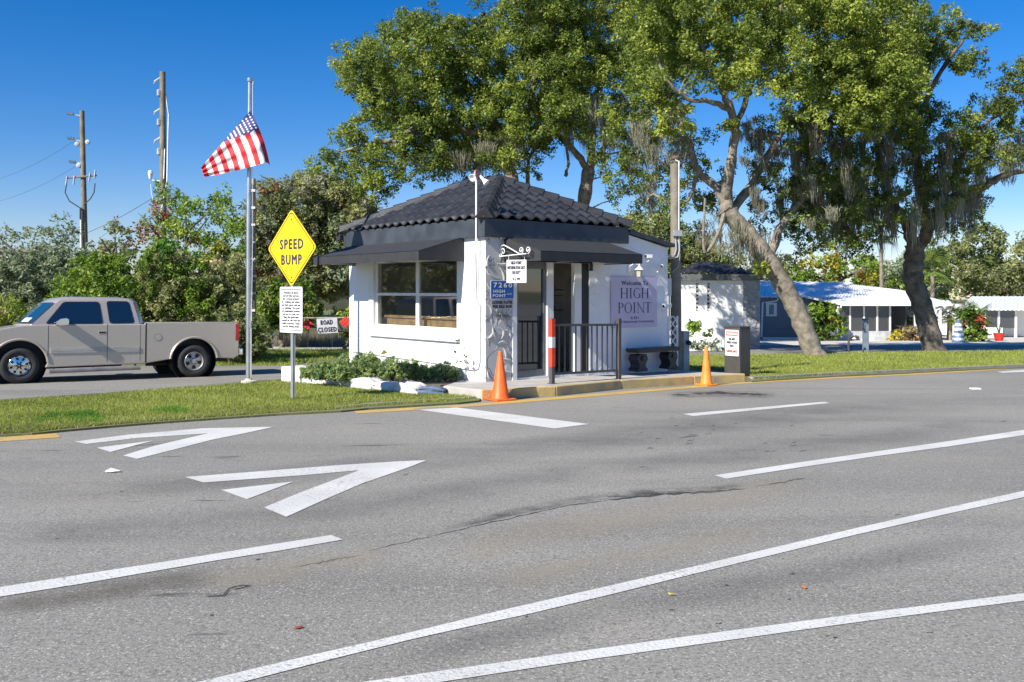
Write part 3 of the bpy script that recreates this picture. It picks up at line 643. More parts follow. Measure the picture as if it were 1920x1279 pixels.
# cameras at the right end of the wall
def camera_thing(px, py, label, yaw, ln=.24, off=.18):
    p = onR(px, py, off); o = root('security_camera', label, 'camera', p, A40+R(yaw), 'white cameras at the right end of the gatehouse')
    mb = MB(); mb.box((-ln/2, -.035, -.035), (ln/2, .035, .04)); mb.box((-ln/2-.02, -.04, .04), (ln/2+.02, .04, .05)); mb.build('housing', M_white, o, bevel=.012)
    mb = MB(); mb.lathe([(.028, 0), (.028, .02)], 12, M=Matrix.Translation((-ln/2-.02, 0, 0)) @ Matrix.Rotation(R(90), 4, 'Y')); mb.build('lens', M_black, o)
    mb = MB(); mb.tube([(.02, 0, -.04), (0, .02, -.1), (.03, off*.8, -.12)], .016, 6); mb.build('bracket', M_white, o)
camera_thing(1217, 481, 'little white camera right of the door awning corner', -20, .14)
camera_thing(1243, 500, 'white bullet camera highest on the wall beside the utility pole', 25, .2)
camera_thing(1251, 574, 'white bullet camera right of the welcome panel, low by the pole', 10, .3)

# ---------------------------------------------------------------- railing, bench
pL = G(1035, 719.7, .18); pR = G(1160, 711, .18); dv = (pR-pL); ln = math.hypot(dv.x, dv.y); ang = math.atan2(dv.y, dv.x); sl = dv.z/ln
RL = root('railing', 'dark grey metal safety railing with striped end post in front of the door', 'railing', pL, ang)
def rz(x): return sl*x
for i, x in enumerate((0, ln)):
    mb = MB(); mb.box((x-.04, -.04, rz(x)-.01), (x+.04, .04, rz(x)+1.23)); mb.box((x-.07, -.07, rz(x)-.0), (x+.07, .07, rz(x)+.012)); po = mb.build('post', M_railm if False else mat('rail_grey', (.09, .085, .08), .5, .2, var=.1), RL, bevel=.006)
mb = MB()
for (a, b, m_) in ((.32, .68, 0), (.68, .88, 1), (.88, 1.22, 0)): mb.box((-.044, -.044, a), (.044, .044, b), m_)
mb.build('reflective_wrap', [mat('wrap_red', (.75, .06, .02), .5), M_white], RL)
M_rail = MATS['rail_grey']
for zz in (.16, 1.08):
    mb = MB(); mb.prism([(.04, -.022, zz), (ln-.04, -.022, zz+rz(ln)), (ln-.04, -.022, zz+.045+rz(ln)), (.04, -.022, zz+.045)], (0, .044, 0)); mb.build('rail', M_rail, RL, bevel=.004)
for i in range(11):
    x = .04+(ln-.08)*(i+1)/12; mb = MB(); mb.box((x-.011, -.011, .205+rz(x)), (x+.011, .011, 1.08+rz(x))); mb.build('baluster', M_rail, RL)
# bench of cast stone painted black
bt = (RW(1166)+RW(1245))/2; bw = RW(1245)-RW(1166)
BN = root('bench', 'black cast stone bench with scrolled legs against the front wall', 'bench', C0+UX*bt-UY*.3+Vector((0, 0, .0)), A40)
M_bs = mat('bench_black', (.018, .02, .025), .45, vscale=5, bump=.4, bscale=30)
mb = MB(); mb.box((-bw/2, -.19, .40), (bw/2, .19, .47)); mb.build('seat', M_bs, BN, bevel=.015)
mb = MB(); mb.box((-bw/2+.03, -.17, .375), (bw/2-.03, .17, .399)); mb.build('seat_edge', mat('bench_brown', (.12, .07, .05), .6), BN, bevel=.004)
prof = [(.17, 0), (.17, .05), (.12, .08), (.1, .14), (.13, .2), (.17, .26), (.16, .32), (.13, .374), (-.13, .374), (-.16, .32), (-.17, .26), (-.13, .2), (-.1, .14), (-.12, .08), (-.17, .05), (-.17, 0)]
for s_ in (-1, 1):
    mb = MB(); mb.prism([(s_*(bw/2-.2)+x, -.14, z-.03) for x, z in prof], (0, .28, 0)); lo = mb.build('leg', M_bs, BN, bevel=.012)
    mb = MB(); mb.lathe([(.05, 0), (.05, .02), (.02, .03)], 12, M=Matrix.Translation((s_*(bw/2-.2), -.145, .26)) @ Matrix.Rotation(R(90), 4, 'X')); mb.build('scroll', M_bs, lo)

# ---------------------------------------------------------------- traffic cones
def cone(px, py, h, br, m, label, lean=0):
    p = gp(px, py); p.z += .012; o = root('traffic_cone', label, 'cone', p, R(35)); k = h/.9
    mb = MB(); mb.box((-br, -br, 0), (br, br, .03)); b = mb.build('base', m, o, bevel=.012)
    mb = MB(); mb.lathe([(br*.80, .028), (br*.76, .06), (br*.70, .08), (.035, h-.02), (.03, h), (.012, h)], 28); c = mb.build('body', m, o, smooth=True); c.rotation_euler = (0, R(lean), 0)
cone(938, 751, .83, .205, M_orange, 'bright orange traffic cone standing against the yellow kerb near the door')
cone(1324.5, 723.3, .81, .165, M_amber, 'faded amber traffic cone at the far end of the yellow kerb')
# warning pillar
bp_ = G(1388, 704, .06)+Vector((.0, .25, 0)); bp_.z = gz(bp_.y)
WBX = root('equipment_cabinet', 'dark taupe metal pillar box behind the amber cone', 'cabinet', bp_, R(38))
M_taupe = mat('taupe_metal', (.075, .068, .062), .55, .1, var=.08)
mb = MB(); mb.box((-.17, -.2, -.02), (.23, .26, 1.22)); mb.build('housing', M_taupe, WBX, bevel=.01)
mb = MB(); mb.box((-.18, -.21, 1.2), (.24, .27, 1.225)); mb.build('lid', M_taupe, WBX, bevel=.006)
mb = MB(); mb.box((-.15, -.203, .08), (.21, -.2005, 1.14)); mb.build('door', M_taupe, WBX, bevel=.003)
WS = root('warning_sign', 'white warning sign with red header on the dark pillar box', 'sign', bp_+Matrix.Rotation(R(38), 3, 'Z') @ Vector((-.1735, .03, .83)), R(38-90))
plate(.40, .62, .004, .02).build('board', M_paper, WS); mb = MB(); mb.box((-.17, -.0055, .17), (.17, -.0042, .27)); mb.build('header', M_red, WS)
text('WARNING', 0, .22, .3, .06, -.0075, M_paper, WS, bold=.004); text('THIS AREA\nUNDER 24 HOUR\nVIDEO', 0, .01, .3, .22, -.0065, M_ink, WS, bold=.004); text('SURVEILLANCE', 0, -.2, .31, .055, -.0065, M_red, WS, bold=.004)

# ---------------------------------------------------------------- utility pole by the gatehouse + service gear, lattice
up_ = Vector(((1267.5-960)/F*21.2, 21.2, gz(21.2)))
UP = root('utility_pole', 'short weathered timber pole with electric service pipes at the right end of the gatehouse', 'utility pole', up_)
mb = MB(); zt_ = CH+(HZ-308)/F*21.2-up_.z; mb.tube([(0, 0, 0), (.0, 0, 1.5), (-.01, 0, 3), (-.03, 0, zt_)], [.135, .13, .12, .11], 14); mb.build('pole', M_wood, UP, smooth=True)
def up(px, py, dy=-.15): return ((px-960)/F*(21.2+dy)-up_.x, dy, CH+(HZ-py)/F*(21.2+dy)-up_.z)
mb = MB(); mb.tube([up(1273, 312), up(1273, 432)], .013, 8); mb.tube([up(1273, 312), up(1273, 303), up(1266, 300)], .018, 8); mb.build('service_pipe', M_white, UP, smooth=True)
mb = MB(); mb.box(up(1263, 443, -.24), up(1278, 433, -.12)); mb.build('junction_box', M_galv, UP, bevel=.01)
mb = MB()
mb.tube([up(1273, 440), up(1274, 470), up(1271, 482), up(1262, 484), up(1228, 480)], .022, 8); mb.tube([up(1267, 442), up(1268, 468), up(1265, 478), up(1258, 480), up(1225, 476)], .018, 8); mb.tube([up(1270, 446), up(1273, 460), up(1275, 480), up(1272, 500), up(1260, 512), up(1256, 508)], .01, 6)
mb.build('conduit', M_galv, UP, smooth=True)
mb = MB(); mb.box(up(1252, 555, -.16), up(1258.5, 522, -.11)); mb.tube([up(1255, 555), up(1255, 620)], .025, 8); mb.build('meter_riser', M_white, UP, bevel=.01)
mb = MB(); mb.lathe([(.001, 0), (.1, .01), (.11, .05), (.06, .1), (.001, .11)], 10, M=Matrix.Translation(up(1267, 300, 0))); mb.build('top_cap', mat('rust_cap', (.16, .11, .09), .7), UP, smooth=True)
LT = root('lattice_panel', 'narrow white lattice screen between the front wall and the pole', 'lattice', C0+UX*5.44-UY*.0, A40)
mb = MB(); h = 1.15; wd = .32
for i in range(-2, 7):
    for s_ in (1, -1):
        z0 = i*.2 if s_ == 1 else i*.2; a = (0, z0) if s_ == 1 else (wd, z0)
        pa = Vector((0, 0, z0)) if s_ == 1 else Vector((wd, 0, z0)); pb = Vector((wd, 0, z0+wd)) if s_ == 1 else Vector((0, 0, z0+wd))
        lo, hi = 0, h
        ta = max(0, (lo-z0)/wd); tb_ = min(1, (hi-z0)/wd)
        if ta < tb_: mb.tube([pa.lerp(pb, ta)+Vector((0, s_*.006, 0)), pa.lerp(pb, tb_)+Vector((0, s_*.006, 0))], .016, 4)
mb.build('slats', M_white, LT); mb = MB(); mb.box((-.01, -.02, -.04), (.03, .02, h)); mb.box((wd-.02, -.02, -.04), (wd+.02, .02, h)); mb.build('frame', M_white, LT)
ub = Vector(((1281-960)/F*21.6, 21.6, gz(21.6)))
EB = root('meter_pedestal', 'grey electrical pedestal just behind the short timber pole', 'electrical box', ub, A40)
mb = MB(); mb.box((-.1, -.1, 0), (.12, .12, 1.1)); mb.build('housing', mat('pedestal_grey', (.4, .42, .42), .6), EB, bevel=.01); mb = MB(); mb.lathe([(.05, 0), (.06, .05), (.05, .1)], 12, M=Matrix.Translation((.03, -.1, .82)) @ Matrix.Rotation(R(90), 4, 'X')); mb.build('meter_dial', M_dark, EB)

# ---------------------------------------------------------------- planter kerb stones and shrubs
def planter_block(pxs, lift_h, wd, m, label, k, seed):
    r = random.Random(seed); a = G(pxs[0][0], pxs[0][1], .06); b = G(pxs[1][0], pxs[1][1], .06); d = b-a; L_ = math.hypot(d.x, d.y); an = math.atan2(d.y, d.x)
    o = root('planter_block', label, 'stone', a, an, 'white painted blocks edging the planter'); mb = MB(); nx, nz = 7, 3; 
    pts = []
    bm = bmesh.new(); bmesh.ops.create_cube(bm, size=1); bmesh.ops.subdivide_edges(bm, edges=bm.edges, cuts=3, use_grid_fill=True)
    for v in bm.verts:
        q = v.co*2; v.co = Vector((q.x*.5*L_+L_/2, q.y*.5*wd+wd/2, (q.z*.5+.5)*lift_h-.03 if True else 0))
        if k: v.co += Vector((r.uniform(-1, 1)*.02, r.uniform(-1, 1)*.03, r.uniform(-1, 1)*.025)); e_ = max(abs(q.x), 0); v.co.z -= (.04*abs(q.x)**4)*(q.z > 0)
    bm.normal_update(); me = bpy.data.meshes.new('block'); bm.to_mesh(me); bm.free(); me.materials.append(m)
    me.polygons.foreach_set('use_smooth', [bool(k)]*len(me.polygons)); ob = bpy.data.objects.new('block', me); C.objects.link(ob); ob.parent = o
    if not k: md = ob.modifiers.new('b', 'BEVEL'); md.width = .015; md.segments = 2; md.limit_method = 'ANGLE'
    return o
M_stone = mat('white_stone', (.76, .74, .7), .9, vscale=5, col2=(.6, .56, .5), bump=.8, bscale=12); M_bluestone = mat('slate_stone', (.11, .16, .25), .8, vscale=5, bump=.6, bscale=12)
planter_block([(527, 713), (562, 716)], .33, .5, M_white, 'square white block at the left end of the planter, by the sign post', 0, 1)
st_ = [(564, 716.5), (610, 720), (655, 725), (697, 729), (737, 733), (782, 737)]; hs = [.3, .25, .22, .17, .2, .15]; lb = ['long smooth white block next to the square end block', 'second rough white block right of the sign post', 'white block under the middle of the junipers', 'low white block with dry stems against it', 'white block just left of the slate blue one', ]
for i in range(5): planter_block([st_[i], (st_[i+1][0]-1.5, st_[i+1][1])], hs[i], .28, M_stone, lb[i], 1, i+2)
o = planter_block([(783, 737), (832, 738)], .14, .3, M_bluestone, 'slate blue painted block at the slab end of the planter', 1, 9)
pb = [G(*p, .05) for p in ((552, 706), (575, 712), (655, 720), (737, 729), (826, 733))]+[C0-UX*.02+UY*.3, C0-UX*.02+UY*4.6, C0-UX*1.2+UY*4.2]
mb = MB(); mb.prism([(p.x, p.y, gz(p.y)+.16) for p in pb], (0, 0, -.16)); 
struct(mb.build('planter_soil', mat('soil', (.13, .1, .07), .95, vscale=5, bump=.8)))

# ---------------------------------------------------------------- speed bump sign
sp = G(547, 746, .06); nrm = Vector((-.62, -.78)); th_ = math.atan2(nrm.x, -nrm.y)
SP = root('speed_bump_sign', 'yellow diamond road sign reading SPEED BUMP on a grey steel post', 'sign', sp, th_)
M_yel = mat('sign_yellow', (.82, .58, .005), .45, var=.02)
zc = (746-477)/105.7*1.0; hd = .66
mb = MB(); mb.prism([(-.03, .0, 0), (-.03, .035, 0), (-.045, .035, 0), (-.045, .04, 0), (-.02, .04, 0), (-.015, .008, 0), (.015, .008, 0), (.02, .04, 0), (.045, .04, 0), (.045, .035, 0), (.03, .035, 0), (.03, 0, 0)], (0, 0, zc+.4)); mb.build('post', M_galv, SP)
def diamond(h_, y, t_, mi=0):
    pts = []; r_ = .06
    for k in range(4):
        a = R(90*k); c = Vector((math.cos(a), math.sin(a)))*(h_-r_*1.414)
        for j in range(5): q = a+R(-45+22.5*j); pts.append((c.x+r_*math.cos(q), y, c.y+r_*math.sin(q)))
    return pts
mb = MB(); mb.prism([(x, y, z+zc) for x, y, z in diamond(hd, 0, 0)], (0, -.005, 0)); mb.build('board', M_yel, SP)
oo = diamond(hd-.035, -.0065, 0); ii = diamond(hd-.055, -.0065, 0); mb = MB(); n_ = len(oo); mb.add([(x, y, z+zc) for x, y, z in oo+ii], [(j, (j+1) % n_, n_+(j+1) % n_, n_+j) for j in range(n_)]); mb.build('border', M_black, SP)
text('SPEED', 0, zc+.065, .62, .165, -.007, M_ink, SP, bold=.009, sp=1.25); text('BUMP', 0, zc-.20, .54, .165, -.007, M_ink, SP, bold=.009, sp=1.25)
mb = MB()
for z in (zc+.48, zc-.5): mb.lathe([(.014, -.006), (.014, .004), (.001, .008)], 8, M=Matrix.Translation((0, -.008, z)) @ Matrix.Rotation(R(90), 4, 'X'))
mb.build('bolt', M_dark, SP)
RS = root('rules_sign', 'tall white notice with black print below the yellow diamond', 'sign', sp+Matrix.Rotation(th_, 3, 'Z') @ Vector((0, -.012, (746-588)/105.7)), th_)
plate(.61, .78, .004, .03).build('board', M_paper, RS); mb = MB(); 
for z in (.345, -.345): mb.box((-.27, -.0052, z-.006), (.27, -.0042, z+.006))
mb.build('border', M_ink, RS)
text('Attention all guests\nand all other persons\nthis is private property\nfor residents and visitors\nand their guests only and\nno soliciting. The roads\nare maintained privately\nand use is at your risk.\nObey the speed limit\nposted for this road and\nyield to persons. Thank\nyou for driving slowly', 0, 0, .5, .62, -.0065, mat('ink_faded', (.05, .05, .06), .6), RS, bold=.0022)

# ---------------------------------------------------------------- flagpole and flag
fp = G(466.5, 716, .06)
FP = root('flagpole', 'tall silver aluminium flagpole standing in the grass', 'flagpole', fp)
zt_ = (716-180)/83.6
mb = MB(); mb.tube([(0, 0, 0), (0, 0, zt_*.5), (.02, 0, zt_)], [.062, .052, .036], 14); mb.build('pole', M_alu, FP, smooth=True)
mb = MB(); mb.lathe([(.16, -.02), (.16, .02), (.08, .04), (.07, .07)], 16); mb.build('base_flange', mat('flange_cream', (.6, .58, .48), .6), FP, smooth=True)
mb = MB(); mb.lathe([(.055, zt_-.02), (.06, zt_), (.06, zt_+.05), (.001, zt_+.06)], 12, M=Matrix.Translation((.02, 0, 0))); mb.tube([(.02, 0, zt_), (.1, 0, zt_-.02), (.1, 0, zt_-.08)], .02, 6); mb.build('truck_cap', M_alu, FP, smooth=True)
mb = MB(); mb.tube([(.09, -.03, zt_-.05), (.10, -.05, zt_*.5), (.07, -.05, 1.1)], .005, 5); mb.build('halyard', M_white, FP)
mb = MB(); mb.box((.04, -.08, 1.15), (.07, -.04, 1.3)); mb.build('cleat', M_alu, FP)
FZ = fp.y-.12
def fl(px, py, dy): q = P(px, py, FZ+dy); return q
A_, B_, C_, D_ = Vector((469, 208)), Vector((377, 314)), Vector((383, 332)), Vector((508, 302))
mb = MB(); NU, NV = 52, 26; vs = []; fs = []; ms = []
for i in range(NU+1):
    u = i/NU; 
    for j in range(NV+1):
        v = j/NV
        p = (A_*(1-u)+B_*u)*(1-v)+(D_*(1-u)+C_*u)*v
        p = p+Vector((3.0*math.sin(v*3.14)*(1-u)*1.5, 2.0*math.sin(u*3.14)*v*1.2))
        if u < .08: p += Vector((-1.5*(1-u/.08)**2*v, 10*(1-u/.08)**2*v*v))
        dy = .05*math.sin(u*13+v*1.5)*v**.6*(.3+v)+.03*math.sin(v*17+u*5)-(.25*v*(1-u))+.35*max(0, .1-u)*v*8
        vs.append(fl(p.x, p.y, dy))
for i in range(NU):
    for j in range(NV):
        fs.append((i*(NV+1)+j, (i+1)*(NV+1)+j, (i+1)*(NV+1)+j+1, i*(NV+1)+j+1)); st = int(i/4); uu = (i+.5)/NU; vv = (j+.5)/NV
        ms.append(2 if uu < 7/13 and vv < .31*(1-(uu/(7/13))**1.6)+.03 else (0 if st % 2 == 0 else 1))
me = bpy.data.meshes.new('flag'); me.from_pydata([tuple(p-fp) for p in vs], [], fs)
M_fred = mat('flag_red', (.66, .02, .03), .7, var=.05); M_fwh = mat('flag_white', (.78, .78, .78), .7, var=.02); M_fbl = mat('flag_navy', (.03, .03, .17), .7, var=.05)
for m_ in (M_fred, M_fwh, M_fbl): me.materials.append(m_)
me.polygons.foreach_set('material_index', ms); me.polygons.foreach_set('use_smooth', [True]*len(fs))
FO = bpy.data.objects.new('flag', me); C.objects.link(FO); FO.location = fp; tag(FO, 'american flag blowing to the left from the top of the silver pole', 'flag')
mb = MB()                                      # stars
def at(u, v):
    i = min(int(u*NU), NU-1); j = min(int(v*NV), NV-1); a = vs[i*(NV+1)+j]; b = vs[(i+1)*(NV+1)+j]; c = vs[i*(NV+1)+j+1]; n_ = (b-a).cross(c-a).normalized()
    if n_.y > 0: n_ = -n_
    return a-fp+(b-a)*(u*NU-i)+(c-a)*(v*NV-j), n_
for r_ in range(9):
    u = (r_+.7)/9*(7/13); vm = .31*(1-(u/(7/13))**1.6)+.03; nst = 6 if r_ % 2 == 0 else 5
    for k in range(nst):
        v = vm*(k+.5+.5*(r_ % 2))/6.2*1.0
        if vm < .05: continue
        p, n_ = at(u, v); a = n_.orthogonal().normalized(); b = n_.cross(a)
        sc = min(.03, .9*vm/6*1.0+.008)
        for sgn in (1, -1):
            q = p+n_*.006*sgn; mb.add([q+(a*math.cos(t)+b*math.sin(t))*(sc if t_ % 2 == 0 else sc*.45) for t_, t in enumerate([k2*math.pi/5 for k2 in range(10)])], [tuple(range(10))])
mb.build('stars', M_fwh, FO)

# ---------------------------------------------------------------- ROAD CLOSED boom gate (Z about 33)
gq = gp(613, 668)
RG = root('boom_gate', 'black horizontal pipe gate across the back road', 'gate', gq, 0); GZ = gq.y
def gl(px, py, dy=0): return ((px-960)/F*(GZ+dy)-gq.x, dy, CH+(HZ-py)/F*(GZ+dy)-gq.z)
mb = MB(); mb.tube([gl(470, 625), gl(505, 609), gl(523, 604), gl(545, 606), gl(575, 611), gl(600, 614), gl(634, 620), gl(700, 626)], .045, 8); mb.build('boom', M_black, RG, smooth=True)
mb = MB(); mb.tube([gl(472, 668), gl(472, 618)], .07, 8); mb.build('post', M_dark, RG); mb = MB(); mb.tube([gl(690, 668), gl(690, 618)], .07, 8); mb.build('post', M_dark, RG)
mb = MB(); mb.tube([gl(562, 596.5), gl(655, 595.5)], .02, 6); mb.build('upper_rail', M_conc, RG)
RC = root('road_closed_sign', 'white rectangular ROAD CLOSED sign on the pipe gate', 'sign', gq+Vector(gl(613.5, 611, -.06)), R(-3))
s_ = F/GZ; plate(38.5/s_, 28/s_, .006, .02).build('board', mat('sign_pale_grey', (.55, .55, .57), .5), RC)
text('ROAD', -.01, .13, .44, .17, -.012, M_ink, RC, bold=.014, sp=1.2); text('CLOSED', 0, -.14, .68, .17, -.012, M_ink, RC, bold=.014, sp=1.2); RC.rotation_euler = (0, R(-3), 0)
for px, py, lb in ((577, 609, 'red reflector diamond left of the ROAD CLOSED sign'), (648, 604, 'red reflector diamond partly hidden behind the gatehouse corner')):
    o = root('reflector_diamond', lb, 'sign', gq+Vector(gl(px, py, -.06)), 0, 'red diamonds on the pipe gate'); h_ = 11.5/s_
    mb = MB(); mb.prism([(h_, 0, 0), (0, 0, h_), (-h_, 0, 0), (0, 0, -h_)], (0, -.006, 0)); mb.build('board', M_red, o); mb = MB()
    for i in range(-1, 2):
        for j in range(-1, 2):
            mb.lathe([(.035, 0), (.035, .01), (.001, .015)], 8, M=Matrix.Translation(((i-j)*.07, -.006, (i+j)*.07)) @ Matrix.Rotation(R(90), 4, 'X'))
    mb.build('reflector_buttons', mat('reflector_red', (.85, .08, .06), .2), o)
# chain link fence behind
fa = gp(487, 650); fb = gp(760, 650.5); FN = root('chain_link_fence', 'low chain link fence with pipe posts behind the back road', 'fence', fa)
fd = fb-fa; nps = 7
for i in range(nps):
    q = fd*i/(nps-1); mb = MB(); mb.tube([(q.x, q.y, q.z), (q.x, q.y, q.z+1.45)], .03, 6); mb.build('post', M_galv, FN)
mb = MB(); mb.tube([(0, 0, 1.42), (fd.x, fd.y, fd.z+1.42)], .025, 6); mb.build('top_rail', M_galv, FN)
mb = MB(); n_ = 110
for i in range(n_):
    t0 = i/n_; 
    for s2 in (1, -1):
        a = fd*t0; b = fd*min(1, max(0, t0+s2*1.35/fd.length)); mb.tube([(a.x, a.y, a.z+.03), (b.x, b.y, b.z+1.4)], .006, 3, cap=False)
mb.build('mesh', M_galv, FN)
# boat on its trailer beyond the fence
bq = Vector(((640-960)/F*55, 55, gz(55)))
BT = root('motor_boat', 'white motor boat parked behind the fence', 'boat', bq, R(8)); s_ = F/55
mb = MB(); secs = []
zb = CH+(HZ-590)/F*55-bq.z; ztb = CH+(HZ-562)/F*55-bq.z
for i in range(13):
    t = i/12; x = -2.0+t*6.2; wv = 1.05*(1-(1-t)**3)**.6 if t > 0 else .03; dk = ztb+.18*(1-t)**2; kl = zb+.55*(1-t)**2.2
    secs.append([(x, -wv, dk), (x, -wv*.93, dk-.2), (x, -wv*.6, kl+.18), (x, 0, kl), (x, wv*.6, kl+.18), (x, wv*.93, dk-.2), (x, wv, dk)])
vs = [p for s2 in secs for p in s2]; fs = [(i*7+j, i*7+j+1, (i+1)*7+j+1, (i+1)*7+j) for i in range(12) for j in range(6)]+[tuple(12*7+j for j in range(7))]
fs += [(i*7+6, i*7, (i+1)*7, (i+1)*7+6) for i in range(12)]
mb.add(vs, fs); mb.build('hull', M_white, BT, smooth=True)
mb = MB(); mb.prism([(-.4, -.7, ztb+.02), (0.2, -.7, ztb+.5), (1.6, -.7, ztb+.55), (1.8, -.7, ztb+.02)], (0, 1.4, 0)); mb.build('cabin', M_white, BT, bevel=.06)
mb = MB(); mb.prism([(.1, -.72, ztb+.25), (.25, -.72, ztb+.42), (1.4, -.72, ztb+.45), (1.5, -.72, ztb+.25)], (0, .01, 0)); mb.build('window', M_darkglass, BT)
TRL = root('boat_trailer', 'steel trailer under the white boat', 'trailer', bq, R(8))
mb = MB(); mb.box((-2.6, -.7, zb-.12), (3.8, -.6, zb-.02)); mb.box((-2.6, .6, zb-.12), (3.8, .7, zb-.02)); mb.box((-.1, -.9, zb-.2), (0, .9, zb-.1)); mb.box((2.5, -.9, zb-.2), (2.6, .9, zb-.1)); mb.build('frame', M_galv, TRL)
for x in (2.2, 3.0):
    for y in (-1.0, .85): mb = MB(); mb.lathe([(.12, -.07), (.3, -.08), (.33, -.03), (.33, .03), (.3, .08), (.12, .07)], 18, M=Matrix.Translation((x, y, .33)) @ Matrix.Rotation(R(90), 4, 'X')); mb.build('wheel', M_black, TRL)
# ---------------------------------------------------------------- pickup truck
dT = Vector((-.813, -.582, 0)); dT.z = -K*dT.y; dT.normalize(); upT = Vector((0, K, 1)).normalized(); lfT = upT.cross(dT).normalized()
rr_ = Vector((-7.65, 21.1, 0)); oT = rr_-lfT*.88; oT.z = gz(oT.y)+.006
MT = Matrix((( dT.x, lfT.x, upT.x, oT.x), (dT.y, lfT.y, upT.y, oT.y), (dT.z, lfT.z, upT.z, oT.z), (0, 0, 0, 1)))
TK = root('pickup_truck', 'light pewter extended cab pickup truck on the access road', 'truck', None, mtx=MT)
def carpaint(name, col):
    m = mat(name, col, .3, .35, var=.03, vscale=30, coat=.6); b = m.node_tree.nodes['Principled BSDF']; b.inputs['Coat Roughness'].default_value = .08; return m
M_car = carpaint('pewter_paint', (.53, .465, .395)); M_chrome = mat('chrome', (.75, .75, .76), .12, 1, var=.02); M_rub = mat('tyre_rubber', (.03, .03, .03), .85, vscale=20); M_trim = mat('moulding', (.46, .43, .39), .45, .3)
HWD = .97
def arch(cx, r, z0, n=14): # right to left going up
    a0 = math.asin((z0-.40)/r); return [(cx-r*math.cos(a), .40+r*math.sin(a)) for a in [a0+(math.pi-2*a0)*i/n for i in range(n+1)]]
low = [(-1.08, .5), (-.95, .42)]+[(x, z) for x, z in arch(0, .53, .45)]+[(1.10, .36), (3.18, .33)]+[(x, z) for x, z in arch(3.67, .53, .42)]+[(4.45, .42), (4.62, .55), (4.66, .85), (4.60, 1.02), (4.4, 1.12), (3.62, 1.25), (3.1, 1.27), (1.12, 1.27), (1.10, 1.315), (-1.0, 1.32), (-1.07, 1.28)]
mb = MB(); mb.prism([(x, -HWD, z) for x, z in low], (0, 2*HWD, 0)); body = mb.build('body', M_car, TK)
cu = MB(); cu.box((-.97, -.88, .72), (1.0, .88, 3)); co = cu.build('cut', M_black); bo_ = body.modifiers.new('x', 'BOOLEAN'); bo_.object = co; bo_.operation = 'DIFFERENCE'; bo_.solver = 'EXACT'
for zc_, cx_ in ((0, 0), (0, 3.67)):
    pass
dg = bpy.context.evaluated_depsgraph_get(); dg.update(); nm = bpy.data.meshes.new_from_object(body.evaluated_get(dg)); body.modifiers.clear(); body.data = nm; bpy.data.objects.remove(co)
# pull the sides in towards sill and shoulder so that they are not slabs
for v in body.data.vertices:
    if abs(v.co.y) > .9:
        z = v.co.z; k_ = 0
        if z < .0: k_ = .03
        v.co.y *= (1-k_)
md = body.modifiers.new('b', 'BEVEL'); md.width = .045; md.segments = 4; md.limit_method = 'ANGLE'; md.angle_limit = R(50)
body.data.polygons.foreach_set('use_smooth', [True]*len(body.data.polygons)); body.data.set_sharp_from_angle(angle=R(35)) 
# cab
def loft(rings, m, name, parent, bevel=0):
    k = len(rings[0]); vs = [p for r in rings for p in r]; fs = [(i*k+j, i*k+(j+1) % k, (i+1)*k+(j+1) % k, (i+1)*k+j) for i in range(len(rings)-1) for j in range(k)]+[tuple(range(k)), tuple((len(rings)-1)*k+j for j in range(k-1, -1, -1))]
    mb = MB(); mb.add(vs, fs); return mb.build(name, m, parent, smooth=True, bevel=bevel, seg=3)
def cring(z, xb, xf, y): return [(xb, -y*.86, z), (xb+.1, -y, z), (xf-.16, -y, z), (xf, -y*.55, z), (xf, y*.55, z), (xf-.16, y, z), (xb+.1, y, z), (xb, y*.86, z)]
cab = loft([cring(1.2, 1.12, 3.66, .955), cring(1.27, 1.12, 3.62, .945), cring(1.5, 1.17, 3.40, .877), cring(1.78, 1.25, 3.10, .795), cring(1.86, 1.36, 2.98, .73), cring(1.895, 1.6, 2.75, .58)], M_car, 'cab', TK, .02)
def sy(z): return .945-(z-1.27)*.294
def side_panel(pts, m, name, parent, off=.004, sgn=1):
    mb = MB(); vs = [(x, sgn*(sy(z)+off), z) for x, z in pts]; mb.add(vs, [tuple(range(len(vs)))]); return mb.build(name, m, parent)
def roundpoly(pts, r=.05, n=4):
    out = []; k = len(pts)
    for i in range(k):
        p = Vector(pts[i]); a = (Vector(pts[i-1])-p).normalized(); b = (Vector(pts[(i+1) % k])-p).normalized(); s0 = p+a*r; s1 = p+b*r
        for j in range(n+1): t = j/n; out.append(tuple(s0*(1-t)**2+p*2*t*(1-t)+s1*t*t))
    return out
M_seal = mat('rubber_seal', (.02, .02, .02), .7)
for sg_ in (1, -1):
    f_ = [(2.04, 1.295), (3.16, 1.295), (2.80, 1.765), (2.10, 1.775)]; q_ = [(1.36, 1.31), (1.87, 1.30), (1.92, 1.79), (1.46, 1.79)]
    for pts in (f_, q_):
        c = Vector((sum(p[0] for p in pts)/4, sum(p[1] for p in pts)/4)); big = [tuple(c+(Vector(p)-c)*1.05) for p in pts]
        s0 = side_panel(roundpoly(big, .07), M_seal, 'side_window', TK, .009, sg_); s1 = side_panel(roundpoly(pts, .06), M_darkglass, 'pane', s0, .012, sg_)
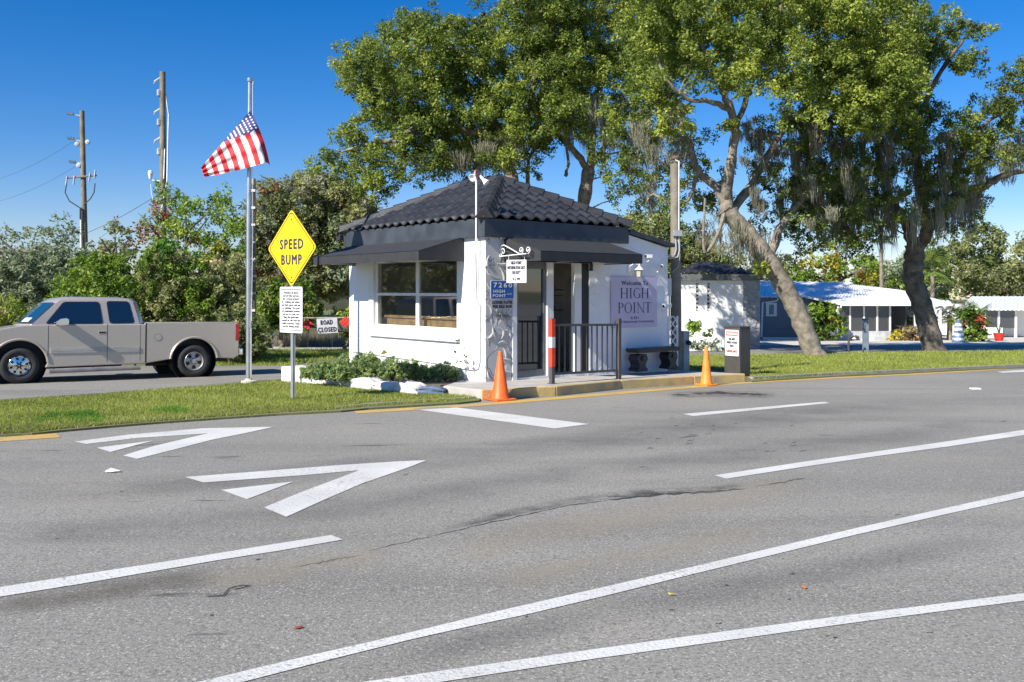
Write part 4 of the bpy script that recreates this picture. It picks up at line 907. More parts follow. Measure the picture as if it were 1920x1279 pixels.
# windscreen and rear screen
def fx(z): return 3.62-(z-1.27)*1.02+.032
mb = MB(); mb.add([(fx(1.30), -.52, 1.30), (fx(1.30), .52, 1.30), (fx(1.76), .44, 1.76), (fx(1.76), -.44, 1.76)], [(0, 1, 2, 3)])
for s2 in (1, -1): mb.add([(fx(1.30), s2*.521, 1.30), (fx(1.30)-.15, s2*.95, 1.30), (fx(1.76)-.145, s2*.812, 1.76), (fx(1.76), s2*.441, 1.76)], [(0, 1, 2, 3)])
ws = mb.build('windscreen', glass('screen_glass', (.01, .06, .11), .9, .04), TK)
mb = MB(); mb.add([(fx(1.33)-.003, .55, 1.33), (fx(1.33)-.105, .84, 1.33), (fx(1.42)-.10, .80, 1.42), (fx(1.42)-.003, .53, 1.42)], [(0, 1, 2, 3)]); 
for i, v in enumerate(mb.v): mb.v[i] = (v[0]+.02, v[1], v[2])
mb.build('dash_paper', mat('paper_green', (.55, .68, .6), .6), ws)
# seams, mouldings, handles, arches
def ysk(z): return HWD*(1-(.035 if z > 1.1 else .03 if z < .5 else 0))
M_gap = M_black
mb = MB()
for s2 in (1, -1):
    for x0, x1, za, zb_ in ((1.925, 1.935, .42, 1.28), (3.12, 3.13, .5, 1.25), (1.085, 1.115, .38, 1.30), (1.22, 1.228, .42, 1.25)):
        n_ = 4
        for i in range(n_): z0 = za+(zb_-za)*i/n_; z1 = za+(zb_-za)*(i+1)/n_; mb.add([(x0, s2*(HWD+.002), z0), (x1, s2*(HWD+.002), z0), (x1, s2*(HWD+.002-(.0 if z1 > 1.2 else 0)), z1), (x0, s2*(HWD+.002-(.0 if z1 > 1.2 else 0)), z1)], [(0, 1, 2, 3)])
mb.build('door_gap', M_gap, TK)
for s2 in (1, -1):
    for x0, x1 in ((1.95, 3.08), (1.24, 1.91)):
        mb = MB(); mb.box((x0, s2*HWD, .64), (x1, s2*(HWD+.018), .75)); mb.box((x0+.01, s2*(HWD+.018), .685), (x1-.01, s2*(HWD+.021), .695)); mb.build('side_moulding', M_trim, TK, bevel=.008)
    mb = MB(); mb.prism([(2.12, s2*(HWD-.005), 1.06), (2.12, s2*(HWD-.005), 1.12), (1.95, s2*(HWD-.005), 1.12), (1.95, s2*(HWD-.005), 1.06)], (0, s2*.012, 0)); hh = mb.build('door_handle', M_car, TK, bevel=.01); mb = MB(); mb.box((1.965, s2*(HWD+.008), 1.07), (2.105, s2*(HWD+.011), 1.105)); mb.build('grip', M_black, hh, bevel=.002)
    for cx_ in (0, 3.67):
        mb = MB(); pts = [(x, s2*(HWD-.005), z) for x, z in arch(cx_, .55, .45, 20)]; mb.tube(pts, .028, 6); mb.build('wheel_arch', M_car, TK, smooth=True)
        mb = MB(); mb.lathe([(.525, 0), (.525, -.32), (.001, -.32)], 28, cap=False, M=Matrix.Translation((cx_, s2*(HWD-.012) if s2 > 0 else s2*(HWD-.012)+.0, .40)) @ Matrix.Rotation(R(-90*s2), 4, 'X')); 
        mb.build('wheel_well', M_black, TK)
    mb = MB(); mb.tube([(1.22, s2*(HWD+.02), .27), (3.1, s2*(HWD+.04), .25)], .05, 10); 
    for x in (1.3, 2.2, 3.0): mb.tube([(x, s2*HWD, .27), (x, s2*.7, .4)], .02, 6)
    mb.build('side_step', M_galv if False else mat('step_grey', (.35, .33, .31), .4, .5), TK, smooth=True)
    # mirror
    mb = MB(); ring = [(2.76, 1.26), (2.75, 1.38), (2.80, 1.42), (2.93, 1.40), (3.0, 1.34), (3.0, 1.27), (2.95, 1.245)]
    mb.prism([(x, s2*.96, z) for x, z in ring], (0, s2*.24, 0)); mb.tube([(2.9, s2*.88, 1.28), (2.88, s2*.98, 1.29)], .03, 8); mb.build('side_mirror', M_chrome, TK, smooth=True, bevel=.035, seg=3)
mb = MB(); mb.lathe([(.085, 0), (.085, .004), (.001, .005)], 24, M=Matrix.Translation((.83, HWD-.001, .96)) @ Matrix.Rotation(R(-90), 4, 'X')); fdr = mb.build('fuel_door', M_gap, TK); mb = MB(); mb.lathe([(.079, 0), (.079, .007), (.001, .008)], 24, M=Matrix.Translation((.83, HWD-.001, .96)) @ Matrix.Rotation(R(-90), 4, 'X')); mb.build('flap', M_car, fdr)
mb = MB(); mb.box((1.1, -.9, .38), (3.1, .9, .36)); mb.box((-.95, -.5, .34), (4.3, -.4, .5)); mb.box((-.95, .4, .34), (4.3, .5, .5)); mb.tube([(0, -.8, .4), (0, .8, .4)], .06, 8); mb.tube([(-.6, .5, .32), (1.0, .55, .33)], .05, 8); mb.build('chassis', M_black, TK)
for s2 in (1, -1):
    mb = MB(); mb.box((-1.09, s2*.80, .86), (-.98, s2*(HWD+.008), 1.27)); mb.build('tail_lamp', [mat('lamp_red', (.45, .01, .012), .15)], TK, bevel=.015)
    mb = MB(); mb.box((4.5, s2*.62, .84), (4.67, s2*.95, 1.02)); mb.build('headlight', mat('lamp_clear', (.7, .7, .72), .1), TK, bevel=.02)
mb = MB(); mb.box((-1.2, -.93, .5), (-1.08, .93, .68)); mb.build('rear_bumper', M_chrome, TK, bevel=.03)
mb = MB(); mb.box((4.6, -.95, .46), (4.78, .95, .68)); mb.build('front_bumper', M_chrome, TK, bevel=.04)
mb = MB(); mb.box((4.6, -.6, .72), (4.675, .6, 1.02)); mb.build('grille', M_black, TK, bevel=.01)
mb = MB(); mb.box((-.98, -.9, 1.30), (-.2, -.86, 1.45)) if False else None
def wheel(x, y, sgn, kind):
    MM = Matrix.Translation((x, y, .385)) @ Matrix.Rotation(R(-90*sgn), 4, 'X')
    mb = MB(); mb.lathe([(.215, .08), (.24, .11), (.30, .125), (.345, .12), (.372, .095), (.385, .06), (.386, 0), (.385, -.06), (.37, -.10), (.33, -.12), (.2, -.12), (.001, -.12)], 40, M=MM, cap=False); wo_ = mb.build('wheel', M_rub, TK, smooth=True)
    mb = MB()
    mb.lathe([(.213, .085), (.225, .105), (.215, .115), (.20, .09), (.19, .045), (.06, .06), (.055, .085), (.001, .09)], 40, M=MM, cap=False)
    n_ = 5 if kind else 8
    for i in range(n_):
        a = 2*math.pi*(i+.3)/n_; ca, sa = math.cos(a), math.sin(a); hwid = .05 if kind else .026; r0, r1 = (.10, .178) if kind else (.125, .175)
        f = .55 if kind else .7
        pts = [(r0, -hwid*f), (r1, -hwid), (r1+.006, 0), (r1, hwid), (r0, hwid*f)]
        mb.add([(p*ca-q*sa, p*sa+q*ca, .072-(p-.06)*.1+.004) for p, q in pts], [tuple(range(5))], 1, MM)
    for i in range(6): a = 2*math.pi*i/6; mb.lathe([(.012, .06), (.012, .082), (.001, .085)], 8, 1, MM @ Matrix.Translation((.075*math.cos(a)*(1 if kind else .9), .075*math.sin(a), 0)))
    if not kind:
        for i in range(6):
            a = 2*math.pi*i/6; mb.add([(.03*math.cos(a+1.0), .03*math.sin(a+1.0), .1), (.11*math.cos(a), .11*math.sin(a), .07), (.03*math.cos(a-1.0), .03*math.sin(a-1.0), .1)], [(0, 1, 2)], 1, MM)
    mb.build('rim', [mat('rim_alloy', (.5, .49, .47), .35, .6) if kind else M_chrome, M_black], wo_, smooth=True)
wheel(0, .86, 1, 1); wheel(3.67, .86, 1, 0); wheel(0, -.86, -1, 1); wheel(3.67, -.86, -1, 0)

# ---------------------------------------------------------------- tall utility poles on the left
def base_at(px, Z): return Vector(((px-960)/F*Z, Z, gz(Z)))
def upole(px, ytop, Z, r0, r1, label, lean=0):
    b = base_at(px, Z); o = root('utility_pole', label, 'utility pole', b, group=None); h = CH+(HZ-ytop)/F*Z-b.z
    def q(x, y, dy=0): return ((x-960)/F*Z-b.x, dy, CH+(HZ-y)/F*Z-b.z)
    mb = MB(); mb.tube([(0, 0, 0), (lean*.5, 0, h*.5), (lean, 0, h)], [r0, (r0+r1)/2, r1], 12); mb.build('pole', M_wood, o, smooth=True); return o, q
M_ins = mat('insulator', (.45, .48, .52), .3); M_wire = mat('wire', (.05, .05, .06), .6)
o, q = upole(163, 208, 50, .19, .13, 'leaning timber power pole far left with a crossarm and cable loops', -.28)
mb = MB()
for (x0, y0, x1, y1) in ((150, 217, 126, 213), (151, 265, 127, 259), (153, 306, 130, 303)):
    mb.tube([q(x0, y0), q((x0+x1)/2+4, (y0+y1)/2+1)], .035, 6)
    for t in (0, .25, .5, .75): mb.lathe([(.02, 0), (.11, .03), (.02, .09)], 8, M=Matrix.Translation(q(x1+(t*14), y1+t*2, -.02)) @ Matrix.Rotation(R(85), 4, 'Y'))
    mb.build('insulator', M_ins, o); mb = MB()
for x, y in ((166, 267), (146, 271), (149, 311)): mb.lathe([(.02, -.1), (.13, -.05), (.13, .05), (.02, .1)], 10, M=Matrix.Translation(q(x, y, -.1)) @ Matrix.Rotation(R(80), 4, 'X')); mb.build('insulator', M_ins, o); mb = MB()
mb = MB(); mb.tube([q(127, 335, -.2), q(184, 330, -.2)], .05, 6); mb.build('crossarm', M_wood, o)
mb = MB()
for x, y in ((128, 340), (142, 339), (171, 333), (181, 328)): mb.tube([q(x, y+8, -.25), q(x+2, y-8, -.25)], .05, 6); mb.build('fuse', M_ins, o); mb = MB()

mb = MB(); mb.tube([q(129, 345, -.25), q(127, 362, -.3), q(135, 378, -.3), q(153, 390, -.25)], .035, 6); mb.tube([q(182, 345, -.25), q(181, 362, -.3), q(174, 374, -.3), q(161, 385, -.25)], .035, 6); mb.tube([q(155, 390, -.25), q(155, 412, -.25)], .06, 6); mb.build('cable_loop', M_wire, o)
mb = MB(); mb.tube([q(155.5, 412, -.22), q(157, 500, -.25)], .055, 6); mb.build('riser_pipe', M_white, o)
o, q = upole(307, 135, 47, .19, .15, 'tallest timber power pole with pale guy wires, behind the flowering trees', -.06)
mb = MB()
for y in (146, 204, 258): mb.tube([q(301, y), q(290, y+7)], .06, 6); mb.tube([q(290, y+7), q(289, y+11)], .03, 6); mb.build('insulator_arm', M_ins, o); mb = MB()
for y in (175, 230, 285): mb.lathe([(.02, -.2), (.1, -.15), (.1, .15), (.02, .2)], 8, M=Matrix.Translation(q(299, y, -.1))); mb.build('insulator', M_ins, o); mb = MB()

mb = MB(); mb.tube([q(309, 165), q(316, 215), (q(334, 345)[0], -1.5, q(334, 345)[2])], .035, 5); mb.tube([q(309, 275), q(321, 340, -1)], .03, 5); mb.tube([q(334, 345, -1.5), q(345, 480, -4)], .035, 5); mb.build('guy_wire', mat('guy_white', (.6, .62, .6), .5), o)
mb = MB(); mb.tube([q(302, 340), q(285, 338)], .03, 6); mb.lathe([(.03, -.25), (.07, -.22), (.13, .07), (.1, .22), (.03, .25)], 10, M=Matrix.Translation(q(282, 328))); mb.tube([q(283, 345), q(284, 362), q(288, 378)], .02, 5); mb.build('arrester', M_white, o)
o, q = upole(475.5, 335, 36, .10, .08, 'slim pole with a white conduit just right of the flagpole')
mb = MB(); mb.tube([q(473, 345, -.12), q(473, 640, -.12)], .035, 6); 
for i in range(9): mb.box(q(473, 360+i*32, -.15), q(480, 356+i*32, -.05))
mb.build('conduit', M_white, o)
mb = MB()
for y in (350, 365, 388, 402): mb.tube([q(475, y), q(462, y-3)], .03, 5)
mb.build('peg', M_ins, o)
def wire(a, b, sag, label, r=.012):
    a = Vector(a); b = Vector(b); mid = root('overhead_wire', label, 'wire', a); pts = [(a.lerp(b, t)-a)-Vector((0, 0, 4*sag*t*(1-t))) for t in [i/16 for i in range(17)]]
    mb = MB(); mb.tube(pts, r, 4); mb.build('strand', M_wire, mid)
def tw(a, b, sag, label, r=.012):
    a = Vector(a); b = Vector(b); pts = [(a.lerp(b, t)-a)-Vector((0, 0, 4*sag*t*(1-t))) for t in [i/16 for i in range(17)]]
    mb = MB(); mb.tube(pts, r, 4); o = mb.build('overhead_wire', M_wire, None); o.location = a; tag(o, label, 'wire', None)
tw(P(155, 440, 50), P(300, 362, 47), .15, 'thin dark wire running up to the tallest timber pole', .014)
tw(P(-40, 345, 60), P(153, 255, 50), .4, 'uppermost faint wire at the left edge of the sky', .008)
tw(P(-40, 385, 60), P(153, 305, 50), .4, 'lower faint wire at the left edge of the sky', .008)
tw(P(470, 362, 36), P(660, 362, 60), .1, 'pale wire crossing in front of the grey oak', .012); tw(P(472, 392, 36), P(640, 392, 60), .1, 'lower pale wire crossing in front of the grey oak', .012)
# far left building
fl_ = base_at(-15, 95); FB = root('far_building', 'beige building peeking over the bushes at the left edge', 'building', fl_, R(10)); s_ = F/95
zt2 = CH+(HZ-472)/s_-fl_.z; mb = MB(); mb.box((-9, 0, 0), (4.2, 8, zt2)); mb.build('wall', mat('beige_wall', (.42, .33, .25), .9), FB)
mb = MB(); mb.box((-9.3, -.3, zt2), (4.5, 8.3, zt2+.35)); mb.build('roof', mat('roof_beige', (.3, .25, .2), .9), FB); mb = MB(); mb.box((1.2, -.06, zt2-1.7), (2.6, 0, zt2-.4)); mb.build('window', M_white, FB)

# ---------------------------------------------------------------- clubhouse behind, right of the gatehouse
M_rel2 = relief('grey_trowelled_far', (.33, .34, .36), .9, 2.2)
def hpt(px, Z): return ((px-960)/F*Z, Z)
cb = gp(1393, 654.5); CBZ = cb.y; CBR = R(10)
CH2 = root('clubhouse', 'white stucco building with dark tiled roof and two slit windows behind the grass', 'building', cb, 0); s_ = F/CBZ
def cq(px, py): return ((px-1393)/s_, (598+1.4*s_-py)/s_)
W0 = -132/s_; H0 = cq(0, 526)[1]
mb = MB()
xs_ = sorted([cq(p, 0)[0] for p in (1305, 1310, 1326, 1331)]); zs_ = (cq(0, 584)[1], cq(0, 531)[1])
mb.box((W0, 0, -.3), (xs_[0], .3, H0)); mb.box((xs_[1], 0, -.3), (xs_[2], .3, H0)); mb.box((xs_[3], 0, -.3), (0, .3, H0))
for a, b in ((xs_[0], xs_[1]), (xs_[2], xs_[3])): mb.box((a, 0, -.3), (b, .3, zs_[0])); mb.box((a, 0, zs_[1]), (b, .3, H0))
mb.build('wall', M_whites, CH2)
mb = MB(); mb.box((W0, .3, -.3), (0, 8, H0)); mb.build('wall', M_whites, CH2)
for a, b in ((xs_[0], xs_[1]), (xs_[2], xs_[3])):
    mb = MB(); mb.box((a, .2, zs_[0]), (b, .29, zs_[1])); mb.build('window', M_darkglass, CH2)
    mb = MB()
    for k_ in range(7): z = zs_[0]+(zs_[1]-zs_[0])*(k_+.2)/7; mb = MB(); mb.box((a+.01, .03, z), (b-.01, .15, z+.1)); mb.build('louvre', M_stucco, CH2)
mb = MB(); mb.box((.002, -.06, -.3), (31/s_, .5, H0)); mb.build('stucco_panel', M_rel2, CH2)
mb = MB(); rr = random.Random(9)
for i in range(38):
    x = rr.uniform(.08, .68); z = rr.uniform(.1, H0-.1); a = rr.uniform(0, 3.14); l = rr.uniform(.08, .17)
    mb.tube([(min(max(x-math.cos(a)*l, .02), .74), -.065, z-math.sin(a)*l), (x, -.075, z+rr.uniform(-.05, .05)), (min(max(x+math.cos(a)*l, .02), .74), -.065, z+math.sin(a)*l)], [.005, .022, .005], 5)
mb.build('plaster_ridges', mat('far_plaster', (.4, .41, .43), .9), CH2)
mb = MB(); mb.box((W0-.15, -.2, H0), (31/s_+.1, -.1, H0+.3)); mb.box((W0-.15, -.1, H0), (31/s_+.1, 8.2, H0+.06)); mb.box((31/s_, -.1, H0+.06), (31/s_+.1, 8.2, H0+.3)); mb.build('fascia', mat('fascia_grey', (.13, .135, .14), .6), CH2)
mb = MB(); EZs = EZ; tilted(mb, (W0-.2, -.25, 0), (1, 0, 0), (0, 1, 0), 31/s_+.3-W0, base=H0+.3, rise=.66, hw=2.05); mb.build('roof', M_tile, CH2, smooth=True)
r0 = 31/s_+.1; mb = MB(); mb.prism([(r0, -.24, H0+.29), (r0, 8.2, H0+.29), (r0-2.05, 5, H0+.95), (r0-2.05, 1.8, H0+.95)], (-.06, 0, 0)); mb.prism([(W0+1.9, 1.78, H0+.95), (r0-2.05, 1.78, H0+.95), (r0-2.05, 5, H0+.95), (W0+1.9, 5, H0+.95)], (0, 0, -.05)); mb.build('roof', M_tile, CH2)
pl0 = base_at(1316, CBZ-2.2); PW = root('planter_wall', 'low white wall of the planting bed in front of the slit windows', 'wall', pl0); s2_ = F/(CBZ-2.2)
mb = MB(); mb.box((-36/s2_, 0, -.1), (38/s2_, .25, (654-629)/s2_)); mb.box((-36/s2_, .25, -.1), (38/s2_, 2.1, .5)); mb.build('masonry', M_whites, PW, bevel=.02)

# ---------------------------------------------------------------- mobile homes
M_roofw = mat('white_metal_roof', (.75, .76, .76), .4, var=.03); M_bluew = mat('blue_siding', (.15, .19, .23), .7, vscale=3, var=.05); M_screen = glass('porch_screen', (.03, .03, .03), .75, .5); M_lgrey = mat('light_grey_panel', (.45, .47, .5), .7)
def corr(mb, a, b, c, d, n, amp, t=.03):   # corrugated sheet: a-b is the eave, d-c the ridge
    a, b, c, d = map(Vector, (a, b, c, d)); vs = []; fs = []
    for i in range(n*4+1):
        t_ = i/(n*4); o_ = amp*(1 if i % 4 in (1, 2) else 0); vs += [a.lerp(b, t_)+Vector((0, 0, o_)), d.lerp(c, t_)+Vector((0, 0, o_))]
    fs = [(2*i, 2*i+2, 2*i+3, 2*i+1) for i in range(n*4)]; mb.add(vs, fs)
Z2 = 60; b2 = base_at(1470, Z2); H2 = root('mobile_home', 'blue grey home with white ribbed metal roof, screened porch and carport', 'house', b2); s_ = F/Z2
def h2(px, py, dy=0): return ((px-960)/F*(Z2+dy)-b2.x, dy, CH+(HZ-py)/F*(Z2+dy)-b2.z)
x0, x1 = h2(1426, 0)[0], h2(1512, 0)[0]; ze = h2(0, 558)[2]
mb = MB(); mb.box((x0, 0, -.2), (x1+.5, 8, ze)); mb.box((x1+.5, 4, -.2), (h2(1672, 0)[0], 8, ze)); mb.build('wall', M_bluew, H2)
mb = MB(); mb.box((h2(1430, 0)[0], -.05, 0), (h2(1507, 0)[0], -.005, .15)); mb.build('skirting', M_white, H2)
mb = MB(); wx0, wx1, wz0_, wz1_ = h2(1436, 0)[0], h2(1456, 0)[0], h2(0, 593)[2], h2(0, 568)[2]; mb.box((wx0, -.06, wz0_), (wx1, -.003, wz1_)); wo2 = mb.build('window', M_white, H2); mb = MB(); mb.box((wx0+.2, -.07, wz0_+.12), (wx1-.2, -.062, wz1_-.12)); mb.build('pane', mat('pane_pale', (.2, .24, .25), .2), wo2)
mb = MB(); mb.box((h2(1477, 0)[0], -.05, wz0_), (h2(1483, 0)[0], -.003, wz1_)); mb.build('shutter', M_white, H2)
zr = h2(0, 528, 5)[2]
mb = MB(); corr(mb, h2(1424, 557, -.4), h2(1520, 557, -.4), h2(1600, 530, 5), h2(1424, 527, 5), 12, .05)
corr(mb, h2(1508, 557, -.45), h2(1782, 568, -1.2), h2(1690, 545, 5), h2(1560, 529, 5), 40, .05)
rf = mb.build('roof', M_roofw, H2); md = rf.modifiers.new('s', 'SOLIDIFY'); md.thickness = .04
mb = MB(); corr(mb, h2(1583, 571, -3.2), h2(1784, 569, -3.2), h2(1782, 564, -.3), h2(1520, 560, -.3), 34, .05); pr = mb.build('porch_roof', M_roofw, H2); md = pr.modifiers.new('s', 'SOLIDIFY'); md.thickness = .05
mb = MB(); mb.box((h2(1583, 0, -3.2)[0], -3.3, h2(0, 573.5, -3.2)[2]), (h2(1784, 0, -3.2)[0], -3.2, h2(0, 569.5, -3.2)[2])); mb.prism([h2(1508, 558.5, -.4), h2(1583, 573.5, -3.25), h2(1583, 570, -3.25), h2(1508, 555, -.4)], (0.05, 0, 0)); mb.build('gutter', M_white, H2)
for px in (1568, 1754): mb = MB(); mb.tube([h2(px+10 if px < 1600 else px+14, 572, -3.1), h2(px+8, 579, -3.1), h2(px+1, 582, -3.1), h2(px, 590, -3.1), h2(px, 636, -3.1)], .06, 6); mb.build('downpipe', M_white, H2)
mb = MB(); mb.tube([h2(1459, 559, -.3), h2(1457, 564, -.2), h2(1440, 567, -.15), h2(1430, 567, -.12), h2(1428, 632, -.12)], .06, 6); mb.build('downpipe', M_white, H2)
pz0 = h2(0, 621, -2.6)[2]; pz1 = h2(0, 572, -2.6)[2]; pxs = [1572, 1594, 1620, 1645, 1669]
mb = MB(); mb.box((h2(1570, 0, -2.6)[0], -2.6, -.1), (h2(1670, 0, -2.6)[0], -2.45, pz0)); mb.build('porch_wall', M_lgrey, H2)
for px in pxs: x = h2(px, 0, -2.6)[0]; mb = MB(); mb.box((x-.05, -2.62, pz0), (x+.05, -2.5, pz1)); mb.build('porch_post', M_white, H2)
for i in range(4): mb = MB(); mb.box((h2(pxs[i], 0, -2.6)[0]+.05, -2.55, pz0), (h2(pxs[i+1], 0, -2.6)[0]-.05, -2.54, pz1)); mb.build('screen', M_screen, H2)
mb = MB(); mb.box((h2(1669, 0)[0], -2.4, pz0), (h2(1669, 0)[0]+.04, 4, pz1)); mb.build('screen', M_screen, H2)
mb = MB(); mb.box((h2(1572, 0, -1)[0], .5, 0), (h2(1669, 0)[0], .6, pz1)); mb.build('porch_back_wall', M_lgrey, H2)
for px in (1716, 1762): x = h2(px, 0, -3)[0]; mb = MB(); mb.box((x-.07, -3.1, 0), (x+.07, -2.96, h2(0, 569, -3)[2])); mb.build('carport_post', M_white, H2)
mb = MB(); mb.box((h2(1672, 0)[0], 3.4, 0), (h2(1790, 0)[0], 3.6, 2.3)); mb.build('carport_back_wall', M_white, H2)
rmp = base_at(1690, Z2-2); RP = root('ramp_railing', 'dark ramp railing under the carport roof', 'railing', rmp); mb = MB(); mb.tube([(-.9, 0, 1.0), (1.6, 0, .75)], .05, 6); mb.tube([(-.9, 0, .6), (1.6, 0, .4)], .04, 6)
for x in (-.9, -.1, .8, 1.6): mb.tube([(x, 0, 0), (x, 0, 1.0-(x+.9)*.1)], .05, 6)
mb.build('bars', mat('rail_brown', (.08, .06, .05), .7), RP)
Z3 = 66; b3 = base_at(1850, Z3); H3 = root('mobile_home', 'smaller white home with screened front at the right edge', 'house', b3)
def h3(px, py, dy=0): return ((px-960)/F*(Z3+dy)-b3.x, dy, CH+(HZ-py)/F*(Z3+dy)-b3.z)
mb = MB(); mb.box((h3(1815, 0)[0], 1.5, 0), (h3(2050, 0)[0], 8, h3(0, 572)[2])); mb.build('wall', M_white, H3)
mb = MB(); corr(mb, h3(1812, 580, -.5), h3(2060, 580, -.5), h3(2060, 566, 3), h3(1812, 566, 3), 30, .04); corr(mb, h3(1810, 566, 3), h3(2060, 566, 3), h3(2060, 556, 6), h3(1822, 556, 6), 30, .04); r3 = mb.build('roof', M_roofw, H3); md = r3.modifiers.new('s', 'SOLIDIFY'); md.thickness = .1
mb = MB(); mb.box((h3(1832, 0)[0], 0, -.1), (h3(1880, 0)[0], .15, h3(0, 614)[2])); mb.build('porch_wall', M_white, H3)
for px in (1834, 1847, 1873, 1905, 1940): x = h3(px, 0)[0]; mb = MB(); mb.box((x-.07, -.02, 0), (x+.07, .13, h3(0, 580)[2])); mb.build('porch_post', M_white, H3)
mb = MB(); mb.box((h3(1834, 0)[0]+.07, .05, .7), (h3(1905, 0)[0]-.07, .06, h3(0, 580)[2])); mb.build('screen', M_screen, H3)
# small things over there
def simple_root(name, px, Z, label, cat, rot=0): return root(name, label, cat, base_at(px, Z), rot)
o = simple_root('lighthouse_ornament', 1797, 52, 'blue and white striped toy lighthouse by the drive', 'ornament'); mb = MB(); hs_ = 1.35
for i in range(8): z0 = i/8*hs_*.85; z1 = (i+1)/8*hs_*.85; r0_ = .40-.24*z0/hs_; r1_ = .40-.24*z1/hs_; mb.lathe([(r0_*.9, z0), (r1_*.9, z1)], 16, i % 2)
mb.lathe([(.2, hs_*.85), (.2, hs_*.88), (.1, hs_*.88), (.1, hs_*.96), (.14, hs_*.97), (.01, hs_*1.05)], 12, 0); mb.build('tower', [mat('ornament_blue', (.16, .25, .38), .6), M_white], o, smooth=False)
o = simple_root('flower_pot', 1873, 56, 'red pot with a thin plant in front of the far porch', 'pot'); mb = MB(); mb.lathe([(.22, 0), (.34, .5), (.3, .5), (.28, .44), (.001, .44)], 14); mb.build('pot', M_red, o); mb = MB()
for i in range(7): a = i*.9; mb.tube([(0, 0, .4), (.1*math.cos(a), .1*math.sin(a), .8), (.35*math.cos(a), .35*math.sin(a), 1.0+.1*(i % 3))], [.03, .02, .01], 4)
mb.build('stems', LEAF['moss'], o)
o = root('bollard', 'weathered blue grey post standing on the grass between the two big oaks', 'post', gp(1623, 661)); s_ = (661-598)/1.4
mb = MB(); hh_ = 62/s_; mb.box((-.1, -.1, 0), (.1, .1, hh_)); mb.box((-.115, -.115, hh_), (.115, .115, hh_+.04)); mb.build('post', mat('post_bluegrey', (.16, .2, .24), .8, vscale=4, bump=.4), o, bevel=.01)
o = root('standpipe', 'dark bent pipe on the grass left of the blue grey post', 'pipe', gp(1592, 662)); mb = MB(); mb.tube([(0, 0, 0), (-.03, 0, .3), (.0, 0, .62), (.08, 0, .66), (.4, 0, .64)], .045, 8); mb.build('pipe', mat('pipe_dark', (.06, .06, .05), .7), o, smooth=True); mb = MB(); mb.lathe([(.01, -.05), (.09, 0), (.01, .08)], 8, M=Matrix.Translation((.2, -.03, .58))); mb.build('tap', M_whites, o)
# litter on the carriageway
o = root('paper_scrap', 'crumpled white paper scrap lying on the asphalt left of the big chevron', 'litter', gp(211, 886)+Vector((0, 0, .012))); mb = MB(); rr = random.Random(2)
pts = [(.07*math.cos(i*.785)*rr.uniform(.6, 1.1), .05*math.sin(i*.785)*rr.uniform(.7, 1.2), rr.uniform(0, .012)) for i in range(8)]; mb.add(pts+[(-.01, 0, .03), (.03, .01, .024)], [(i, (i+1) % 8, 8) for i in range(8)]+[(0, 1, 9)]); mb.build('paper', M_paper, o)
o = root('wire_scrap', 'thin black bent wire lying on the road below the left lane line', 'litter', gp(410, 1112)); a0 = gp(410, 1112)
mb = MB(); mb.tube([gp(*p)-a0+Vector((0, 0, .008)) for p in ((388, 1121), (418, 1120), (428, 1107), (440, 1103), (455, 1100), (469, 1101), (450, 1106), (440, 1108))], .0022, 5); mb.build('wire', M_black, o)
lr = random.Random(4)
for i, (px, py, lb) in enumerate(((1508, 1104, 'small orange leaf on the road between the two lower lane lines'), (559, 1180, 'tiny red brown leaf on the road above the lower left lane line'), (1260, 1117, 'tiny yellow leaf on the road right of centre near the lower lane line'))):
    o = root('fallen_leaf', lb, 'leaf', gp(px, py)+Vector((0, 0, .004)), lr.uniform(0, 6)); mb = MB(); mb.add([(-.022, 0, .004), (-.008, -.013, .006), (.012, -.01, .002), (.026, 0, .008), (.008, .014, .004), (-.01, .012, .008)], [(0, 1, 2, 3, 4, 5)]); mb.build('blade', [mat('leaf_orange', (.6, .2, .04), .7), mat('leaf_brown', (.3, .07, .04), .7), mat('leaf_straw', (.5, .42, .1), .7)][i], o)
o = root('road_reflector', 'small white raised reflector in the right hand lane', 'reflector', gp(1829, 730)+Vector((0, 0, .005))); mb = MB(); mb.prism([(-.1, -.05, 0), (.1, -.05, 0), (.08, -.03, .02), (-.08, -.03, .02)], (0, .1, 0)); mb.build('body', M_white, o)
